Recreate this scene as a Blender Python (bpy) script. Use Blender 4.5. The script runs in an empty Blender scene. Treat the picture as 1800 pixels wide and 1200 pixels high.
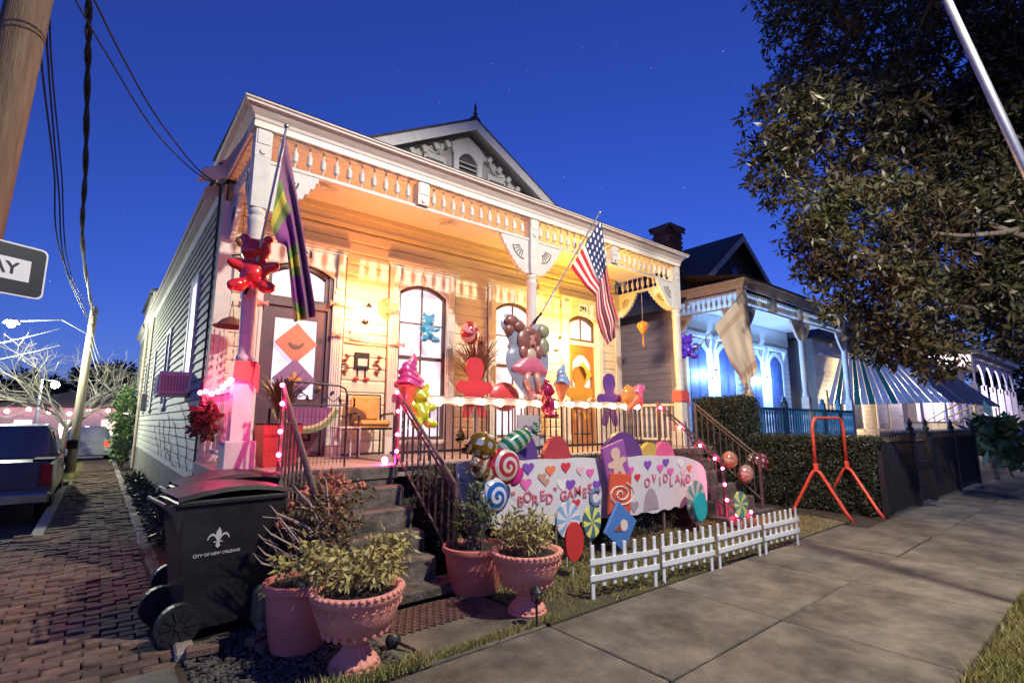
import bpy, math, random
import numpy as np
from mathutils import Vector, Matrix, Euler
random.seed(7); rng = np.random.default_rng(7)
SC = bpy.context.scene
COL = SC.collection
R = math.radians
PI = math.pi
# ------------------------------------------------------------------ camera
F = 887.0; PITCH = R(9.0); AZ = R(51.0); EYE = 1.6
fh = Vector((math.cos(AZ), math.sin(AZ), 0)); rt = Vector((math.sin(AZ), -math.cos(AZ), 0)); up = Vector((0, 0, 1))
fw = fh*math.cos(PITCH)+up*math.sin(PITCH); uc = up*math.cos(PITCH)-fh*math.sin(PITCH)
CAMP = Vector((0, 0, EYE))
cd = bpy.data.cameras.new('camera'); cam = bpy.data.objects.new('camera', cd); COL.objects.link(cam)
cd.sensor_width = 36; cd.lens = 36*F/1800; cd.clip_end = 2000; cd.clip_start = 0.05
mw = Matrix((rt, uc, -fw)).transposed().to_4x4(); mw.translation = CAMP; cam.matrix_world = mw
SC.camera = cam
def ray(x, y): return fw+rt*((x-900)/F)+uc*((600-y)/F)
def onz(x, y, z):
    d = ray(x, y); return CAMP+d*((z-CAMP.z)/d.z)
def ony(x, y, Y):
    d = ray(x, y); return CAMP+d*((Y-CAMP.y)/d.y)
def onx(x, y, X):
    d = ray(x, y); return CAMP+d*((X-CAMP.x)/d.x)
# ------------------------------------------------------------------ world, lights, exposure
w = bpy.data.worlds.new('World'); SC.world = w; w.use_nodes = True
nt = w.node_tree; nt.nodes.clear()
o_ = nt.nodes.new('ShaderNodeOutputWorld'); bg = nt.nodes.new('ShaderNodeBackground')
sky = nt.nodes.new('ShaderNodeTexSky'); sky.sky_type = 'NISHITA'; sky.sun_disc = False
SUN_EL = R(5); SUN_AZ = R(231)
sky.sun_elevation = SUN_EL; sky.sun_rotation = SUN_AZ; sky.ozone_density = 4.0; sky.dust_density = 0.0
tint = nt.nodes.new('ShaderNodeMix'); tint.data_type = 'RGBA'; tint.blend_type = 'MULTIPLY'; tint.inputs[0].default_value = 1
tint.inputs[7].default_value = (0.42, 0.37, 1.0, 1)
nt.links.new(sky.outputs[0], tint.inputs[6])
# stars: sparse bright points
tc = nt.nodes.new('ShaderNodeTexCoord'); vo = nt.nodes.new('ShaderNodeTexVoronoi'); vo.inputs['Scale'].default_value = 55
mr = nt.nodes.new('ShaderNodeMapRange'); mr.inputs[1].default_value = 0.0; mr.inputs[2].default_value = 0.045
mr.inputs[3].default_value = 1; mr.inputs[4].default_value = 0
nt.links.new(tc.outputs['Generated'], vo.inputs['Vector']); nt.links.new(vo.outputs['Distance'], mr.inputs[0])
sx = nt.nodes.new('ShaderNodeSeparateColor'); nt.links.new(vo.outputs['Color'], sx.inputs[0])
gt = nt.nodes.new('ShaderNodeMath'); gt.operation = 'POWER'; gt.inputs[1].default_value = 7; nt.links.new(sx.outputs[0], gt.inputs[0])
ml = nt.nodes.new('ShaderNodeMath'); ml.operation = 'MULTIPLY'; nt.links.new(mr.outputs[0], ml.inputs[0]); nt.links.new(gt.outputs[0], ml.inputs[1])
m2 = nt.nodes.new('ShaderNodeMath'); m2.operation = 'MULTIPLY'; m2.inputs[1].default_value = 14.0; nt.links.new(ml.outputs[0], m2.inputs[0])
ad = nt.nodes.new('ShaderNodeMix'); ad.data_type = 'RGBA'; ad.blend_type = 'ADD'; ad.inputs[0].default_value = 1
nt.links.new(tint.outputs[2], ad.inputs[6]); nt.links.new(m2.outputs[0], ad.inputs[7])
nt.links.new(ad.outputs[2], bg.inputs[0]); bg.inputs[1].default_value = 0.15
nt.links.new(bg.outputs[0], o_.inputs[0])
sl = bpy.data.lights.new('sun', 'SUN'); sl.energy = 0.05; sl.angle = R(20); sl.color = (1, .8, .7)
so = bpy.data.objects.new('sun', sl); COL.objects.link(so); so.rotation_euler = (R(85), 0, R(-51))
SC.view_settings.view_transform = 'Standard'; SC.view_settings.look = 'None'
SC.view_settings.gamma = 1; SC.view_settings.use_curve_mapping = False
SC.view_settings.exposure = 0.72
SC.cycles.use_denoising = True
try: SC.cycles.denoiser = 'OPENIMAGEDENOISE'
except Exception: pass
SC.cycles.max_bounces = 6; SC.cycles.sample_clamp_indirect = 4.0
SC.cycles.caustics_reflective = False; SC.cycles.caustics_refractive = False

# ------------------------------------------------------------------ helpers
ORG = {}
def tag(o, label=None, cat=None, group=None, kind=None):
    if label: o['label'] = label
    if cat: o['category'] = cat
    if group: o['group'] = group
    if kind: o['kind'] = kind
    return o
def thing(name, label, cat, loc=(0, 0, 0), rot=(0, 0, 0), group=None, local=False):
    o = bpy.data.objects.new(name, None); COL.objects.link(o); o.location = loc; o.rotation_euler = rot
    o.empty_display_size = .1
    tag(o, label, cat, group); ORG[o.name] = Vector((0, 0, 0)) if local else Vector(loc)
    return o
def org(o): return ORG.get(o.name, Vector((0, 0, 0))) if o else Vector((0, 0, 0))
class MB:
    def __init__(s): s.v = []; s.f = []; s.uv = None
    def add(s, vs, fs):
        b = len(s.v); s.v += [tuple(p) for p in vs]; s.f += [tuple(i+b for i in f) for f in fs]; return s
    def box(s, x0, x1, y0, y1, z0, z1):
        return s.add([(x0,y0,z0),(x1,y0,z0),(x1,y1,z0),(x0,y1,z0),(x0,y0,z1),(x1,y0,z1),(x1,y1,z1),(x0,y1,z1)],
                     [(0,3,2,1),(4,5,6,7),(0,1,5,4),(1,2,6,5),(2,3,7,6),(3,0,4,7)])
    def taper(s, c0, sx0, sy0, z0, c1, sx1, sy1, z1):
        v = []
        for (c, a, b, z) in ((c0,sx0,sy0,z0),(c1,sx1,sy1,z1)):
            v += [(c[0]-a/2,c[1]-b/2,z),(c[0]+a/2,c[1]-b/2,z),(c[0]+a/2,c[1]+b/2,z),(c[0]-a/2,c[1]+b/2,z)]
        return s.add(v, [(0,3,2,1),(4,5,6,7),(0,1,5,4),(1,2,6,5),(2,3,7,6),(3,0,4,7)])
    def bbox(s, x0, x1, y0, y1, z0, z1, b=.01):   # bevelled box
        bm = [(x0,x1,y0,y1,z0,z1)]
        vs = []
        xs=(x0,x1); ys=(y0,y1); zs=(z0,z1)
        fs=[]
        def idx(i,j,k,a): return ((i*2+j)*2+k)*3+a
        for i in (0,1):
            for j in (0,1):
                for k in (0,1):
                    sx=1 if i==0 else -1; sy=1 if j==0 else -1; sz=1 if k==0 else -1
                    vs += [(xs[i],ys[j]+sy*b,zs[k]+sz*b),(xs[i]+sx*b,ys[j],zs[k]+sz*b),(xs[i]+sx*b,ys[j]+sy*b,zs[k])]
        def q(l): fs.append(tuple(l))
        q([idx(0,0,0,0),idx(0,0,1,0),idx(0,1,1,0),idx(0,1,0,0)]); q([idx(1,0,0,0),idx(1,1,0,0),idx(1,1,1,0),idx(1,0,1,0)])
        q([idx(0,0,0,1),idx(1,0,0,1),idx(1,0,1,1),idx(0,0,1,1)]); q([idx(0,1,0,1),idx(0,1,1,1),idx(1,1,1,1),idx(1,1,0,1)])
        q([idx(0,0,0,2),idx(0,1,0,2),idx(1,1,0,2),idx(1,0,0,2)]); q([idx(0,0,1,2),idx(1,0,1,2),idx(1,1,1,2),idx(0,1,1,2)])
        for j in (0,1):
            for k in (0,1):
                q([idx(0,j,k,1),idx(1,j,k,1),idx(1,j,k,2),idx(0,j,k,2)])
        for i in (0,1):
            for k in (0,1):
                q([idx(i,0,k,0),idx(i,1,k,0),idx(i,1,k,2),idx(i,0,k,2)])
        for i in (0,1):
            for j in (0,1):
                q([idx(i,j,0,0),idx(i,j,1,0),idx(i,j,1,1),idx(i,j,0,1)])
        for i in (0,1):
            for j in (0,1):
                for k in (0,1): q([idx(i,j,k,0),idx(i,j,k,1),idx(i,j,k,2)])
        return s.add(vs, fs)
    def tube(s, pts, r, n=8, cap=True):
        pts = [Vector(p) for p in pts]; m = len(pts)
        rs = r if isinstance(r, (list, tuple)) else [r]*m
        t = (pts[1]-pts[0]).normalized()
        a = Vector((0,0,1)) if abs(t.z) < .9 else Vector((1,0,0))
        u = t.cross(a).normalized(); vs = []; fs = []
        for i in range(m):
            t2 = (pts[min(i+1,m-1)]-pts[max(i-1,0)])
            t2 = t2.normalized() if t2.length > 1e-9 else t
            u = (u-t2*u.dot(t2)); u = u.normalized() if u.length > 1e-6 else t2.orthogonal().normalized()
            b = t2.cross(u)
            for k in range(n):
                an = 2*PI*k/n; vs.append(pts[i]+(u*math.cos(an)+b*math.sin(an))*rs[i])
        for i in range(m-1):
            for k in range(n): fs.append((i*n+k,i*n+(k+1)%n,(i+1)*n+(k+1)%n,(i+1)*n+k))
        if cap: fs.append(tuple(range(n-1,-1,-1))); fs.append(tuple((m-1)*n+k for k in range(n)))
        return s.add(vs, fs)
    def lathe(s, prof, c=(0,0,0), n=16, cap=True, flute=0, nf=0):
        vs = []; fs = []; m = len(prof)
        for (r, z) in prof:
            for k in range(n):
                a = 2*PI*k/n; rr = r*(1+flute*math.cos(a*nf)) if flute else r
                vs.append((c[0]+rr*math.cos(a), c[1]+rr*math.sin(a), c[2]+z))
        for i in range(m-1):
            for k in range(n): fs.append((i*n+k,i*n+(k+1)%n,(i+1)*n+(k+1)%n,(i+1)*n+k))
        if cap: fs.append(tuple(range(n-1,-1,-1))); fs.append(tuple((m-1)*n+k for k in range(n)))
        return s.add(vs, fs)
    def sphere(s, c, r, n=12, m=8):
        if not isinstance(r, (tuple, list)): r = (r, r, r)
        vs = [(c[0],c[1],c[2]-r[2])]; fs = []
        for i in range(1, m):
            p = -PI/2+PI*i/m
            for k in range(n):
                a = 2*PI*k/n; vs.append((c[0]+r[0]*math.cos(p)*math.cos(a), c[1]+r[1]*math.cos(p)*math.sin(a), c[2]+r[2]*math.sin(p)))
        vs.append((c[0],c[1],c[2]+r[2])); top = len(vs)-1
        for k in range(n): fs.append((0,1+(k+1)%n,1+k)); fs.append((top,1+(m-2)*n+k,1+(m-2)*n+(k+1)%n))
        for i in range(m-2):
            for k in range(n): fs.append((1+i*n+k,1+i*n+(k+1)%n,1+(i+1)*n+(k+1)%n,1+(i+1)*n+k))
        return s.add(vs, fs)
    def prism(s, poly, a0, a1, ax='y'):           # poly in the plane across ax, extruded a0..a1
        n = len(poly)
        def P(p, a): return (p[0],a,p[1]) if ax == 'y' else ((a,p[0],p[1]) if ax == 'x' else (p[0],p[1],a))
        vs = [P(p,a0) for p in poly]+[P(p,a1) for p in poly]
        fs = [tuple(range(n)), tuple(range(2*n-1,n-1,-1))]+[(i,(i+1)%n,n+(i+1)%n,n+i) for i in range(n)]
        return s.add(vs, fs)
    def ring(s, outer, inner, a0, a1):             # frame between two outlines with the same count, in xz
        n = len(outer)
        vs = [(p[0],a0,p[1]) for p in outer]+[(p[0],a0,p[1]) for p in inner]+[(p[0],a1,p[1]) for p in outer]+[(p[0],a1,p[1]) for p in inner]
        fs = []
        for i in range(n):
            j = (i+1)%n
            fs += [(i,j,n+j,n+i),(2*n+i,3*n+i,3*n+j,2*n+j),(i,2*n+i,2*n+j,j),(n+i,n+j,3*n+j,3*n+i)]
        return s.add(vs, fs)
    def puff(s, poly, h, rings=5, back=None):      # inflated foil shape, outline in xz round its centre, thickness +-h in y
        n = len(poly); cx = sum(p[0] for p in poly)/n; cz = sum(p[1] for p in poly)/n
        vs = []; fs = []
        for sgn in (-1, 1):
            b = len(vs)
            for i in range(1, rings+1):
                t = i/rings
                for p in poly: vs.append((cx+(p[0]-cx)*t, sgn*h*math.sqrt(max(0,1-t*t))*(1+.06*math.sin(9*i)), cz+(p[1]-cz)*t))
            vs.append((cx, sgn*h, cz)); c = len(vs)-1
            for k in range(n):
                j = (k+1)%n
                fs.append((c,b+k,b+j) if sgn < 0 else (c,b+j,b+k))
                for i in range(rings-1):
                    q = (b+i*n+k,b+(i+1)*n+k,b+(i+1)*n+j,b+i*n+j); fs.append(q if sgn < 0 else q[::-1])
        return s.add(vs, fs)
    def mesh(s, name, mat=None, smooth=False, off=None):
        me = bpy.data.meshes.new(name)
        vs = s.v if off is None else [(p[0]-off[0],p[1]-off[1],p[2]-off[2]) for p in s.v]
        me.from_pydata(vs, [], s.f); me.update()
        if mat: me.materials.append(mat)
        if smooth: me.polygons.foreach_set('use_smooth', [True]*len(me.polygons)); 
        if smooth == 'auto':
            try: me.set_sharp_from_angle(angle=R(40))
            except Exception: pass
        if s.uv:
            ul = me.uv_layers.new(name='UVMap')
            for l in me.loops: ul.data[l.index].uv = s.uv[l.vertex_index]
        return me
    def build(s, name, mat, parent=None, smooth=False):
        of = org(parent); o = bpy.data.objects.new(name, s.mesh(name, mat, smooth, of)); COL.objects.link(o)
        if parent: o.parent = parent; ORG[o.name] = of.copy()
        return o
def piece(name, me, parent, loc, rot=(0,0,0), scale=(1,1,1)):
    o = bpy.data.objects.new(name, me); COL.objects.link(o); L = Vector(loc)
    o.location = L-org(parent); o.rotation_euler = rot; o.scale = scale
    if parent: o.parent = parent
    ORG[o.name] = L
    return o
def struct(o): o['kind'] = 'structure'; return o
def npmesh(name, V, Fc, mat, smooth=False):
    """V (n,3) array, Fc (m,k) array of faces with k corners"""
    me = bpy.data.meshes.new(name); m, k = Fc.shape
    me.vertices.add(len(V)); me.vertices.foreach_set('co', V.astype(np.float32).ravel())
    me.loops.add(m*k); me.loops.foreach_set('vertex_index', Fc.astype(np.int32).ravel())
    me.polygons.add(m); me.polygons.foreach_set('loop_start', np.arange(0, m*k, k, dtype=np.int32))
    me.update(calc_edges=True); me.validate()
    me.materials.append(mat)
    return me
def leaves(C, n_per, L, W, spread, droop=.0, rgn=rng):
    """clusters of folded leaves round the points C (k,3); returns verts, quads"""
    k = len(C); N = k*n_per
    c = np.repeat(np.asarray(C, float), n_per, axis=0)
    d = rgn.normal(size=(N,3)); d /= np.linalg.norm(d, axis=1)[:,None]
    d[:,2] -= droop; d /= np.linalg.norm(d, axis=1)[:,None]
    base = c+d*spread*rgn.random((N,1))
    l = L*(.65+.7*rgn.random((N,1))); wd = W*(.7+.6*rgn.random((N,1)))
    s = np.cross(d, rgn.normal(size=(N,3))); s /= np.linalg.norm(s, axis=1)[:,None]
    nn = np.cross(d, s)
    tip = base+d*l; a = base+d*l*.45+s*wd*.5+nn*wd*.12; b = base+d*l*.45-s*wd*.5+nn*wd*.12
    V = np.stack([base,a,tip,b], axis=1).reshape(-1,3); Fq = np.arange(N*4).reshape(-1,4)
    return V, Fq
def lamp(name, loc, energy, color, radius=.05, parent=None, kind='POINT', rot=None, spot=None):
    l = bpy.data.lights.new(name, kind); l.energy = energy; l.color = color; l.shadow_soft_size = radius
    if spot: l.spot_size = spot; l.spot_blend = .25
    o = bpy.data.objects.new(name, l); COL.objects.link(o); o.location = Vector(loc)-org(parent)
    if rot: o.rotation_euler = rot
    if parent: o.parent = parent
    return o
# ------------------------------------------------------------------ materials
MATS = {}
def nodes(name):
    m = bpy.data.materials.new(name); m.use_nodes = True; t = m.node_tree
    p = t.nodes['Principled BSDF']; return m, t, p
def coords(t, mode='Object', rand=True):
    tcn = t.nodes.new('ShaderNodeTexCoord')
    if not rand: return tcn.outputs[mode]
    oi = t.nodes.new('ShaderNodeObjectInfo'); mu = t.nodes.new('ShaderNodeVectorMath'); mu.operation = 'MULTIPLY_ADD'
    cx = t.nodes.new('ShaderNodeCombineXYZ')
    for i in range(3): t.links.new(oi.outputs['Random'], cx.inputs[i])
    mu.inputs[1].default_value = (37, 17, 23); t.links.new(cx.outputs[0], mu.inputs[0]); t.links.new(tcn.outputs[mode], mu.inputs[2])
    return mu.outputs[0]
def M(name, col, rough=.6, var=.18, scale=6.0, bump=0.0, bscale=None, metal=0.0, spec=.5, col2=None, stretch=None, coat=0, pervar=0.0, trans=0, big=None):
    if name in MATS: return MATS[name]
    m, t, p = nodes(name)
    p.inputs['Roughness'].default_value = rough; p.inputs['Metallic'].default_value = metal
    p.inputs['Specular IOR Level'].default_value = spec
    if coat: p.inputs['Coat Weight'].default_value = coat; p.inputs['Coat Roughness'].default_value = .08
    co = coords(t)
    if stretch:
        vm = t.nodes.new('ShaderNodeVectorMath'); vm.operation = 'MULTIPLY'; vm.inputs[1].default_value = stretch; t.links.new(co, vm.inputs[0]); co = vm.outputs[0]
    nz = t.nodes.new('ShaderNodeTexNoise'); nz.inputs['Scale'].default_value = scale; nz.inputs['Detail'].default_value = 6; nz.inputs['Roughness'].default_value = .65
    t.links.new(co, nz.inputs['Vector'])
    cr = t.nodes.new('ShaderNodeValToRGB'); cr.color_ramp.elements[0].position = .3; cr.color_ramp.elements[1].position = .72
    a = col2 if col2 else tuple(c*(1-var) for c in col); b = col if col2 else tuple(min(1, c*(1+var)) for c in col)
    cr.color_ramp.elements[0].color = (*a, 1); cr.color_ramp.elements[1].color = (*b, 1)
    t.links.new(nz.outputs[0], cr.inputs[0]); out = cr.outputs[0]
    if big:
        n3 = t.nodes.new('ShaderNodeTexNoise'); n3.inputs['Scale'].default_value = big[0]; n3.inputs['Detail'].default_value = 8; n3.inputs['Roughness'].default_value = .7; t.links.new(coords(t), n3.inputs['Vector'])
        m3 = t.nodes.new('ShaderNodeMapRange'); m3.inputs[1].default_value = .35; m3.inputs[2].default_value = .65; m3.inputs[3].default_value = 1-big[1]; m3.inputs[4].default_value = 1+big[1]*.6; t.links.new(n3.outputs[0], m3.inputs[0])
        x3 = t.nodes.new('ShaderNodeMix'); x3.data_type = 'RGBA'; x3.blend_type = 'MULTIPLY'; x3.inputs[0].default_value = 1; t.links.new(out, x3.inputs[6]); t.links.new(m3.outputs[0], x3.inputs[7]); out = x3.outputs[2]
    if pervar:
        oi = t.nodes.new('ShaderNodeObjectInfo'); hs = t.nodes.new('ShaderNodeHueSaturation')
        mp = t.nodes.new('ShaderNodeMapRange'); mp.inputs[3].default_value = 1-pervar; mp.inputs[4].default_value = 1+pervar
        t.links.new(oi.outputs['Random'], mp.inputs[0]); t.links.new(mp.outputs[0], hs.inputs['Value']); t.links.new(out, hs.inputs['Color']); out = hs.outputs[0]
    t.links.new(out, p.inputs['Base Color'])
    if bump:
        n2 = t.nodes.new('ShaderNodeTexNoise'); n2.inputs['Scale'].default_value = bscale or scale*5; n2.inputs['Detail'].default_value = 5
        t.links.new(co, n2.inputs['Vector']); bp = t.nodes.new('ShaderNodeBump'); bp.inputs['Strength'].default_value = bump; bp.inputs['Distance'].default_value = .02
        t.links.new(n2.outputs[0], bp.inputs['Height']); t.links.new(bp.outputs[0], p.inputs['Normal'])
    if trans: p.inputs['Transmission Weight'].default_value = trans
    MATS[name] = m; return m
def EM(name, col, strength, var=0.0, scale=3):
    if name in MATS: return MATS[name]
    m, t, p = nodes(name); p.inputs['Base Color'].default_value = (*[c*.5 for c in col], 1)
    p.inputs['Emission Color'].default_value = (*col, 1); p.inputs['Emission Strength'].default_value = strength
    if var:
        nz = t.nodes.new('ShaderNodeTexNoise'); nz.inputs['Scale'].default_value = scale; t.links.new(coords(t), nz.inputs['Vector'])
        mp = t.nodes.new('ShaderNodeMapRange'); mp.inputs[1].default_value = .3; mp.inputs[2].default_value = .7
        mp.inputs[3].default_value = strength*(1-var); mp.inputs[4].default_value = strength*(1+var*.4)
        t.links.new(nz.outputs[0], mp.inputs[0]); t.links.new(mp.outputs[0], p.inputs['Emission Strength'])
    MATS[name] = m; return m
def PAT(name, kind, c1, c2, k=8.0, arms=1, rough=.25, metal=0.0, c3=None):
    """flat print on a piece whose own origin is its centre: spiral / swirl / stripes / dots (local x,z)"""
    if name in MATS: return MATS[name]
    m, t, p = nodes(name); p.inputs['Roughness'].default_value = rough; p.inputs['Metallic'].default_value = metal
    tcn = t.nodes.new('ShaderNodeTexCoord'); sp = t.nodes.new('ShaderNodeSeparateXYZ'); t.links.new(tcn.outputs['Object'], sp.inputs[0])
    def mth(op, a, b=None):
        n = t.nodes.new('ShaderNodeMath'); n.operation = op
        for i, v in enumerate((a, b)):
            if v is None: continue
            if isinstance(v, (int, float)): n.inputs[i].default_value = v
            else: t.links.new(v, n.inputs[i])
        return n.outputs[0]
    x, z = sp.outputs[0], sp.outputs[2]
    if kind in ('spiral', 'swirl'):
        r = mth('SQRT', mth('ADD', mth('MULTIPLY', x, x), mth('MULTIPLY', z, z)))
        a = mth('ARCTAN2', z, x)
        v = mth('ADD', mth('MULTIPLY', a, float(arms)), mth('MULTIPLY', r, k))
        v = mth('SINE', v); thr = mth('GREATER_THAN', v, 0.1)
    elif kind == 'stripes':
        v = mth('SINE', mth('MULTIPLY', mth('ADD', x, mth('MULTIPLY', z, .35)), k)); thr = mth('GREATER_THAN', v, 0.15)
    else:
        vo_ = t.nodes.new('ShaderNodeTexVoronoi'); vo_.inputs['Scale'].default_value = k; vo_.inputs['Randomness'].default_value = .25
        t.links.new(tcn.outputs['Object'], vo_.inputs['Vector']); thr = mth('LESS_THAN', vo_.outputs['Distance'], .36)
    mx = t.nodes.new('ShaderNodeMix'); mx.data_type = 'RGBA'; t.links.new(thr, mx.inputs[0])
    mx.inputs[6].default_value = (*c1, 1); mx.inputs[7].default_value = (*c2, 1)
    t.links.new(mx.outputs[2], p.inputs['Base Color'])
    MATS[name] = m; return m
def foil(name, col, rough=.16):
    if name in MATS: return MATS[name]
    m = M(name, col, rough=rough, var=.12, scale=14, metal=.0, bump=.3, bscale=22, spec=.8, coat=.6); return m
TRIM = M('painted trim', (.70,.69,.66), .5, .1, 9, .12, col2=(.56,.55,.52), pervar=.03)
CREAM = M('cream drop siding', (.72,.66,.50), .5, .08, 7, .15, stretch=(1,1,4), pervar=.05)
SIDE = M('grey side clapboard', (.50,.51,.45), .65, .15, 5, .3, col2=(.36,.37,.32), stretch=(1,.35,2.5), pervar=.07)
CEIL = M('ceiling board', (.74,.70,.62), .45, .06, 6, .05, pervar=.03)
CONC = M('old step concrete', (.22,.185,.155), .85, .3, 7, .6, 30, col2=(.04,.036,.030), big=(2.5,.55))
IRON = M('black wrought iron', (.016,.016,.019), .4, .3, 20, .2)
RAILB = M('brown iron rail', (.10,.075,.065), .5, .3, 25, .3)
DARK = M('dark shingle', (.07,.066,.07), .85, .35, 14, .5)
WOODF = M('porch floor paint', (.36,.30,.28), .55, .2, 8, .2)
TERRA = M('terracotta', (.78,.33,.25), .7, .15, 9, .25, 60, col2=(.60,.24,.18))
TERRA2 = M('rose plastic terracotta', (.62,.20,.16), .5, .12, 8, .08)
SOIL = M('soil', (.035,.026,.02), .95, .4, 30, .8)
BULBW = EM('string bulb glow', (1,.55,.34), 30)
BULBP = EM('pink bulb glow', (1,.03,.16), 120)
BULBM = EM('magenta bulb glow', (1,.10,.75), 90)
WINL = EM('lit window glass', (.88,.82,1.0), .62, .5, 3.5)
PLAST = M('black cart plastic', (.016,.015,.019), .45, .3, 5, .2, 60, big=(3,.4))
WHITE = M('white plastic', (.74,.78,.76), .45, .05, 8)
CORD = M('black cord', (.015,.015,.018), .6, .1)
SILV = M('brushed steel', (.45,.46,.48), .35, .15, 12, metal=.8)
# ================================================================== GROUND
GROUND = M('far ground', (.03,.03,.028), .95, .4, .5)
ASPH = M('asphalt', (.045,.043,.045), .85, .35, 2.5, .4, 60)
DIRT = M('bare dirt and leaf litter', (.075,.055,.042), .95, .5, 9, .8, 40, col2=(.03,.024,.018))
GRASSB = M('thin lawn soil', (.085,.085,.035), .95, .4, 7, .7, 50, col2=(.05,.04,.022))
def sheet(name, x0, x1, y0, y1, z, mat, th=.05):
    return struct(MB().box(x0, x1, y0, y1, z-th, z).build(name, mat))
sheet('ground', -400, 400, -400, 400, -.32, GROUND)
sheet('side_street', -9.5, -.40, -30, 120, -.25, ASPH)
sheet('front_street', -60, 150, -13, -3.4, -.246, ASPH)
struct(MB().box(-1.16, 90, -3.2, 10.2, -.31, -.03).box(-.45, 90, 10.2, 18.6, -.31, -.031).box(-.68, 90, 18.6, 28.4, -.31, -.0305).box(10, 90, 36.1, 60, -.31, -.03).build('yard_soil', DIRT))
# kerb along the side street, in stones
kerb = struct(MB().box(-1.3, -1.18, -3.2, 10.1, -.36, -.12).box(-.58, -.46, 10.1, 18.6, -.36, -.12).box(-.8, -.69, 18.6, 28.4, -.36, -.12).build('kerb', CONC))
km = MB().bbox(-.075, .075, 0, 1.78, -.16, .01, .015).mesh('kerb_stone', M('granite kerb', (.26,.25,.24), .8, .25, 8, .5))
for i in range(16): piece('kerb_stone', km, kerb, (-1.245 if i < 7 else (-.525 if i < 11 else -.76), -2.6+i*1.815, -.01))
# ---- concrete pavement, slab by slab
SLAB = M('walk concrete', (.205,.18,.135), .88, .25, 3.5, .7, 90, col2=(.105,.097,.078), pervar=.05, big=(1.3,.6))
pav = struct(MB().box(.62, 40, .9, 3.2, -.12, -.045).build('pavement', SOIL))
xs = [-.9, -.2, 1.39, 2.95, 4.51, 6.1, 7.66, 9.2, 10.75]; 
while xs[-1] < 40: xs.append(xs[-1]+1.55)
for i in range(2, len(xs)-1):
    for (y0, y1) in ((.92, 2.06), (2.06, 3.17)):
        a, b = xs[i], xs[i+1]
        if y0 > 2 and a > 9.0: y1 = 2.85
        dz = random.uniform(-.006, .006)
        o = piece('slab', MB().bbox(-(b-a)/2+.006, (b-a)/2-.006, -(y1-y0)/2+.006, (y1-y0)/2-.006, -.08, 0, .008).mesh('slab', SLAB),
                  pav, ((a+b)/2, (y0+y1)/2, dz), (random.uniform(-.003,.003), random.uniform(-.003,.003), 0))
# corner slab by the bins and the landing in front of the first steps
for (x0, x1, y0, y1) in ((-1.1, 1.383, .9, 3.17), (1.75, 2.94, 3.19, 4.2), (-1.1, .55, 3.19, 4.24), (7.7, 9.6, 3.2, 4.1)):
    piece('slab', MB().bbox(x0, x1, y0, y1, -.08, .002, .01).mesh('slab', SLAB), pav, (0, 0, 0))
# ---- brick side path: nearest 300 bricks single, the rest joined
BRICK = M('worn path brick', (.21,.12,.085), .85, .35, 14, .6, 60, col2=(.085,.055,.045), pervar=.35, big=(1.5,.4))
path = struct(MB().box(-.88, .56, 4.26, 9.95, -.1, -.029).box(-.3, .56, 9.95, 28.4, -.1, -.029).build('brick_path', M('path sand', (.06,.055,.04), .95, .4, 20, .5)))
bl = []
y = 4.3; row = 0
while y < 28:
    x = -.86 if y < 10 else -.28
    off = .1 if row % 2 else 0
    x -= off
    while x < .54:
        bl.append((x+.1, y+.05, row)); x += .207
    y += .107; row += 1
bm_ = MB().bbox(-.098, .098, -.048, .048, -.06, 0, .008).mesh('brick', BRICK)
bl.sort(key=lambda b: b[0]**2+b[1]**2+(0 if b[0] > -.11*b[1] else 400))
rest = MB()
for i, (x, y, r_) in enumerate(bl):
    z = .004+random.gauss(0, .007)+.012*math.sin(x*4+y*2.2); ang = random.gauss(0, .03)
    if i < 300: piece('brick', bm_, path, (x, y, z), (random.gauss(0,.035), random.gauss(0,.03), ang))
    else:
        h = random.uniform(-.01,.01); rest.box(x-.098, x+.098, y-.048, y+.048, -.05, z+h)
tag(rest.build('brick_paving', BRICK, path), kind='stuff')
# kerb bricks edging the path by the house
ed = struct(MB().box(.565, .70, 4.3, 26, -.1, -.02).build('path_edging', SOIL))
em_ = MB().bbox(-.06, .06, -.16, .16, -.08, .03, .012).mesh('edging_stone', M('edging stone', (.24,.20,.17), .85, .35, 12, .5, pervar=.2))
for i in range(64): piece('edging_stone', em_, ed, (.635+random.gauss(0,.006), 4.5+i*.335, .01+random.gauss(0,.006)), (0, random.gauss(0,.03), random.gauss(0,.03)))
struct(MB().box(2.98, 9.9, 3.19, 5.88, -.05, 0).build('lawn', GRASSB))
struct(MB().box(-1.1, 40, -3.1, .885, -.05, 0).build('verge', GRASSB))
struct(MB().box(-1.14, -.92, 4.3, 10.1, -.05, -.01).box(-.44, -.32, 10.3, 18.6, -.05, -.01).box(-.66, -.32, 18.7, 28.3, -.05, -.011).build('leaf_strip', GRASSB))
# ================================================================== HOUSE 1
X0, X1, YF, ZP = 1.07, 9.42, 7.6, 1.10
PX = [1.17, 5.33, 9.47]; PY = 6.07          # porch posts
H = thing('shotgun_house', 'cream double house with turned porch posts, candy decorations and yellow porch glow', 'house', ((X0+X1)/2, YF, 0))
FND = M('foundation plank', (.20,.19,.17), .9, .3, 6, .4, stretch=(1,4,.4))
def W(name, mat, *boxes, parent=H, smooth=False):
    m = MB()
    for b in boxes: m.box(*b)
    return m.build(name, mat, parent, smooth)
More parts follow.
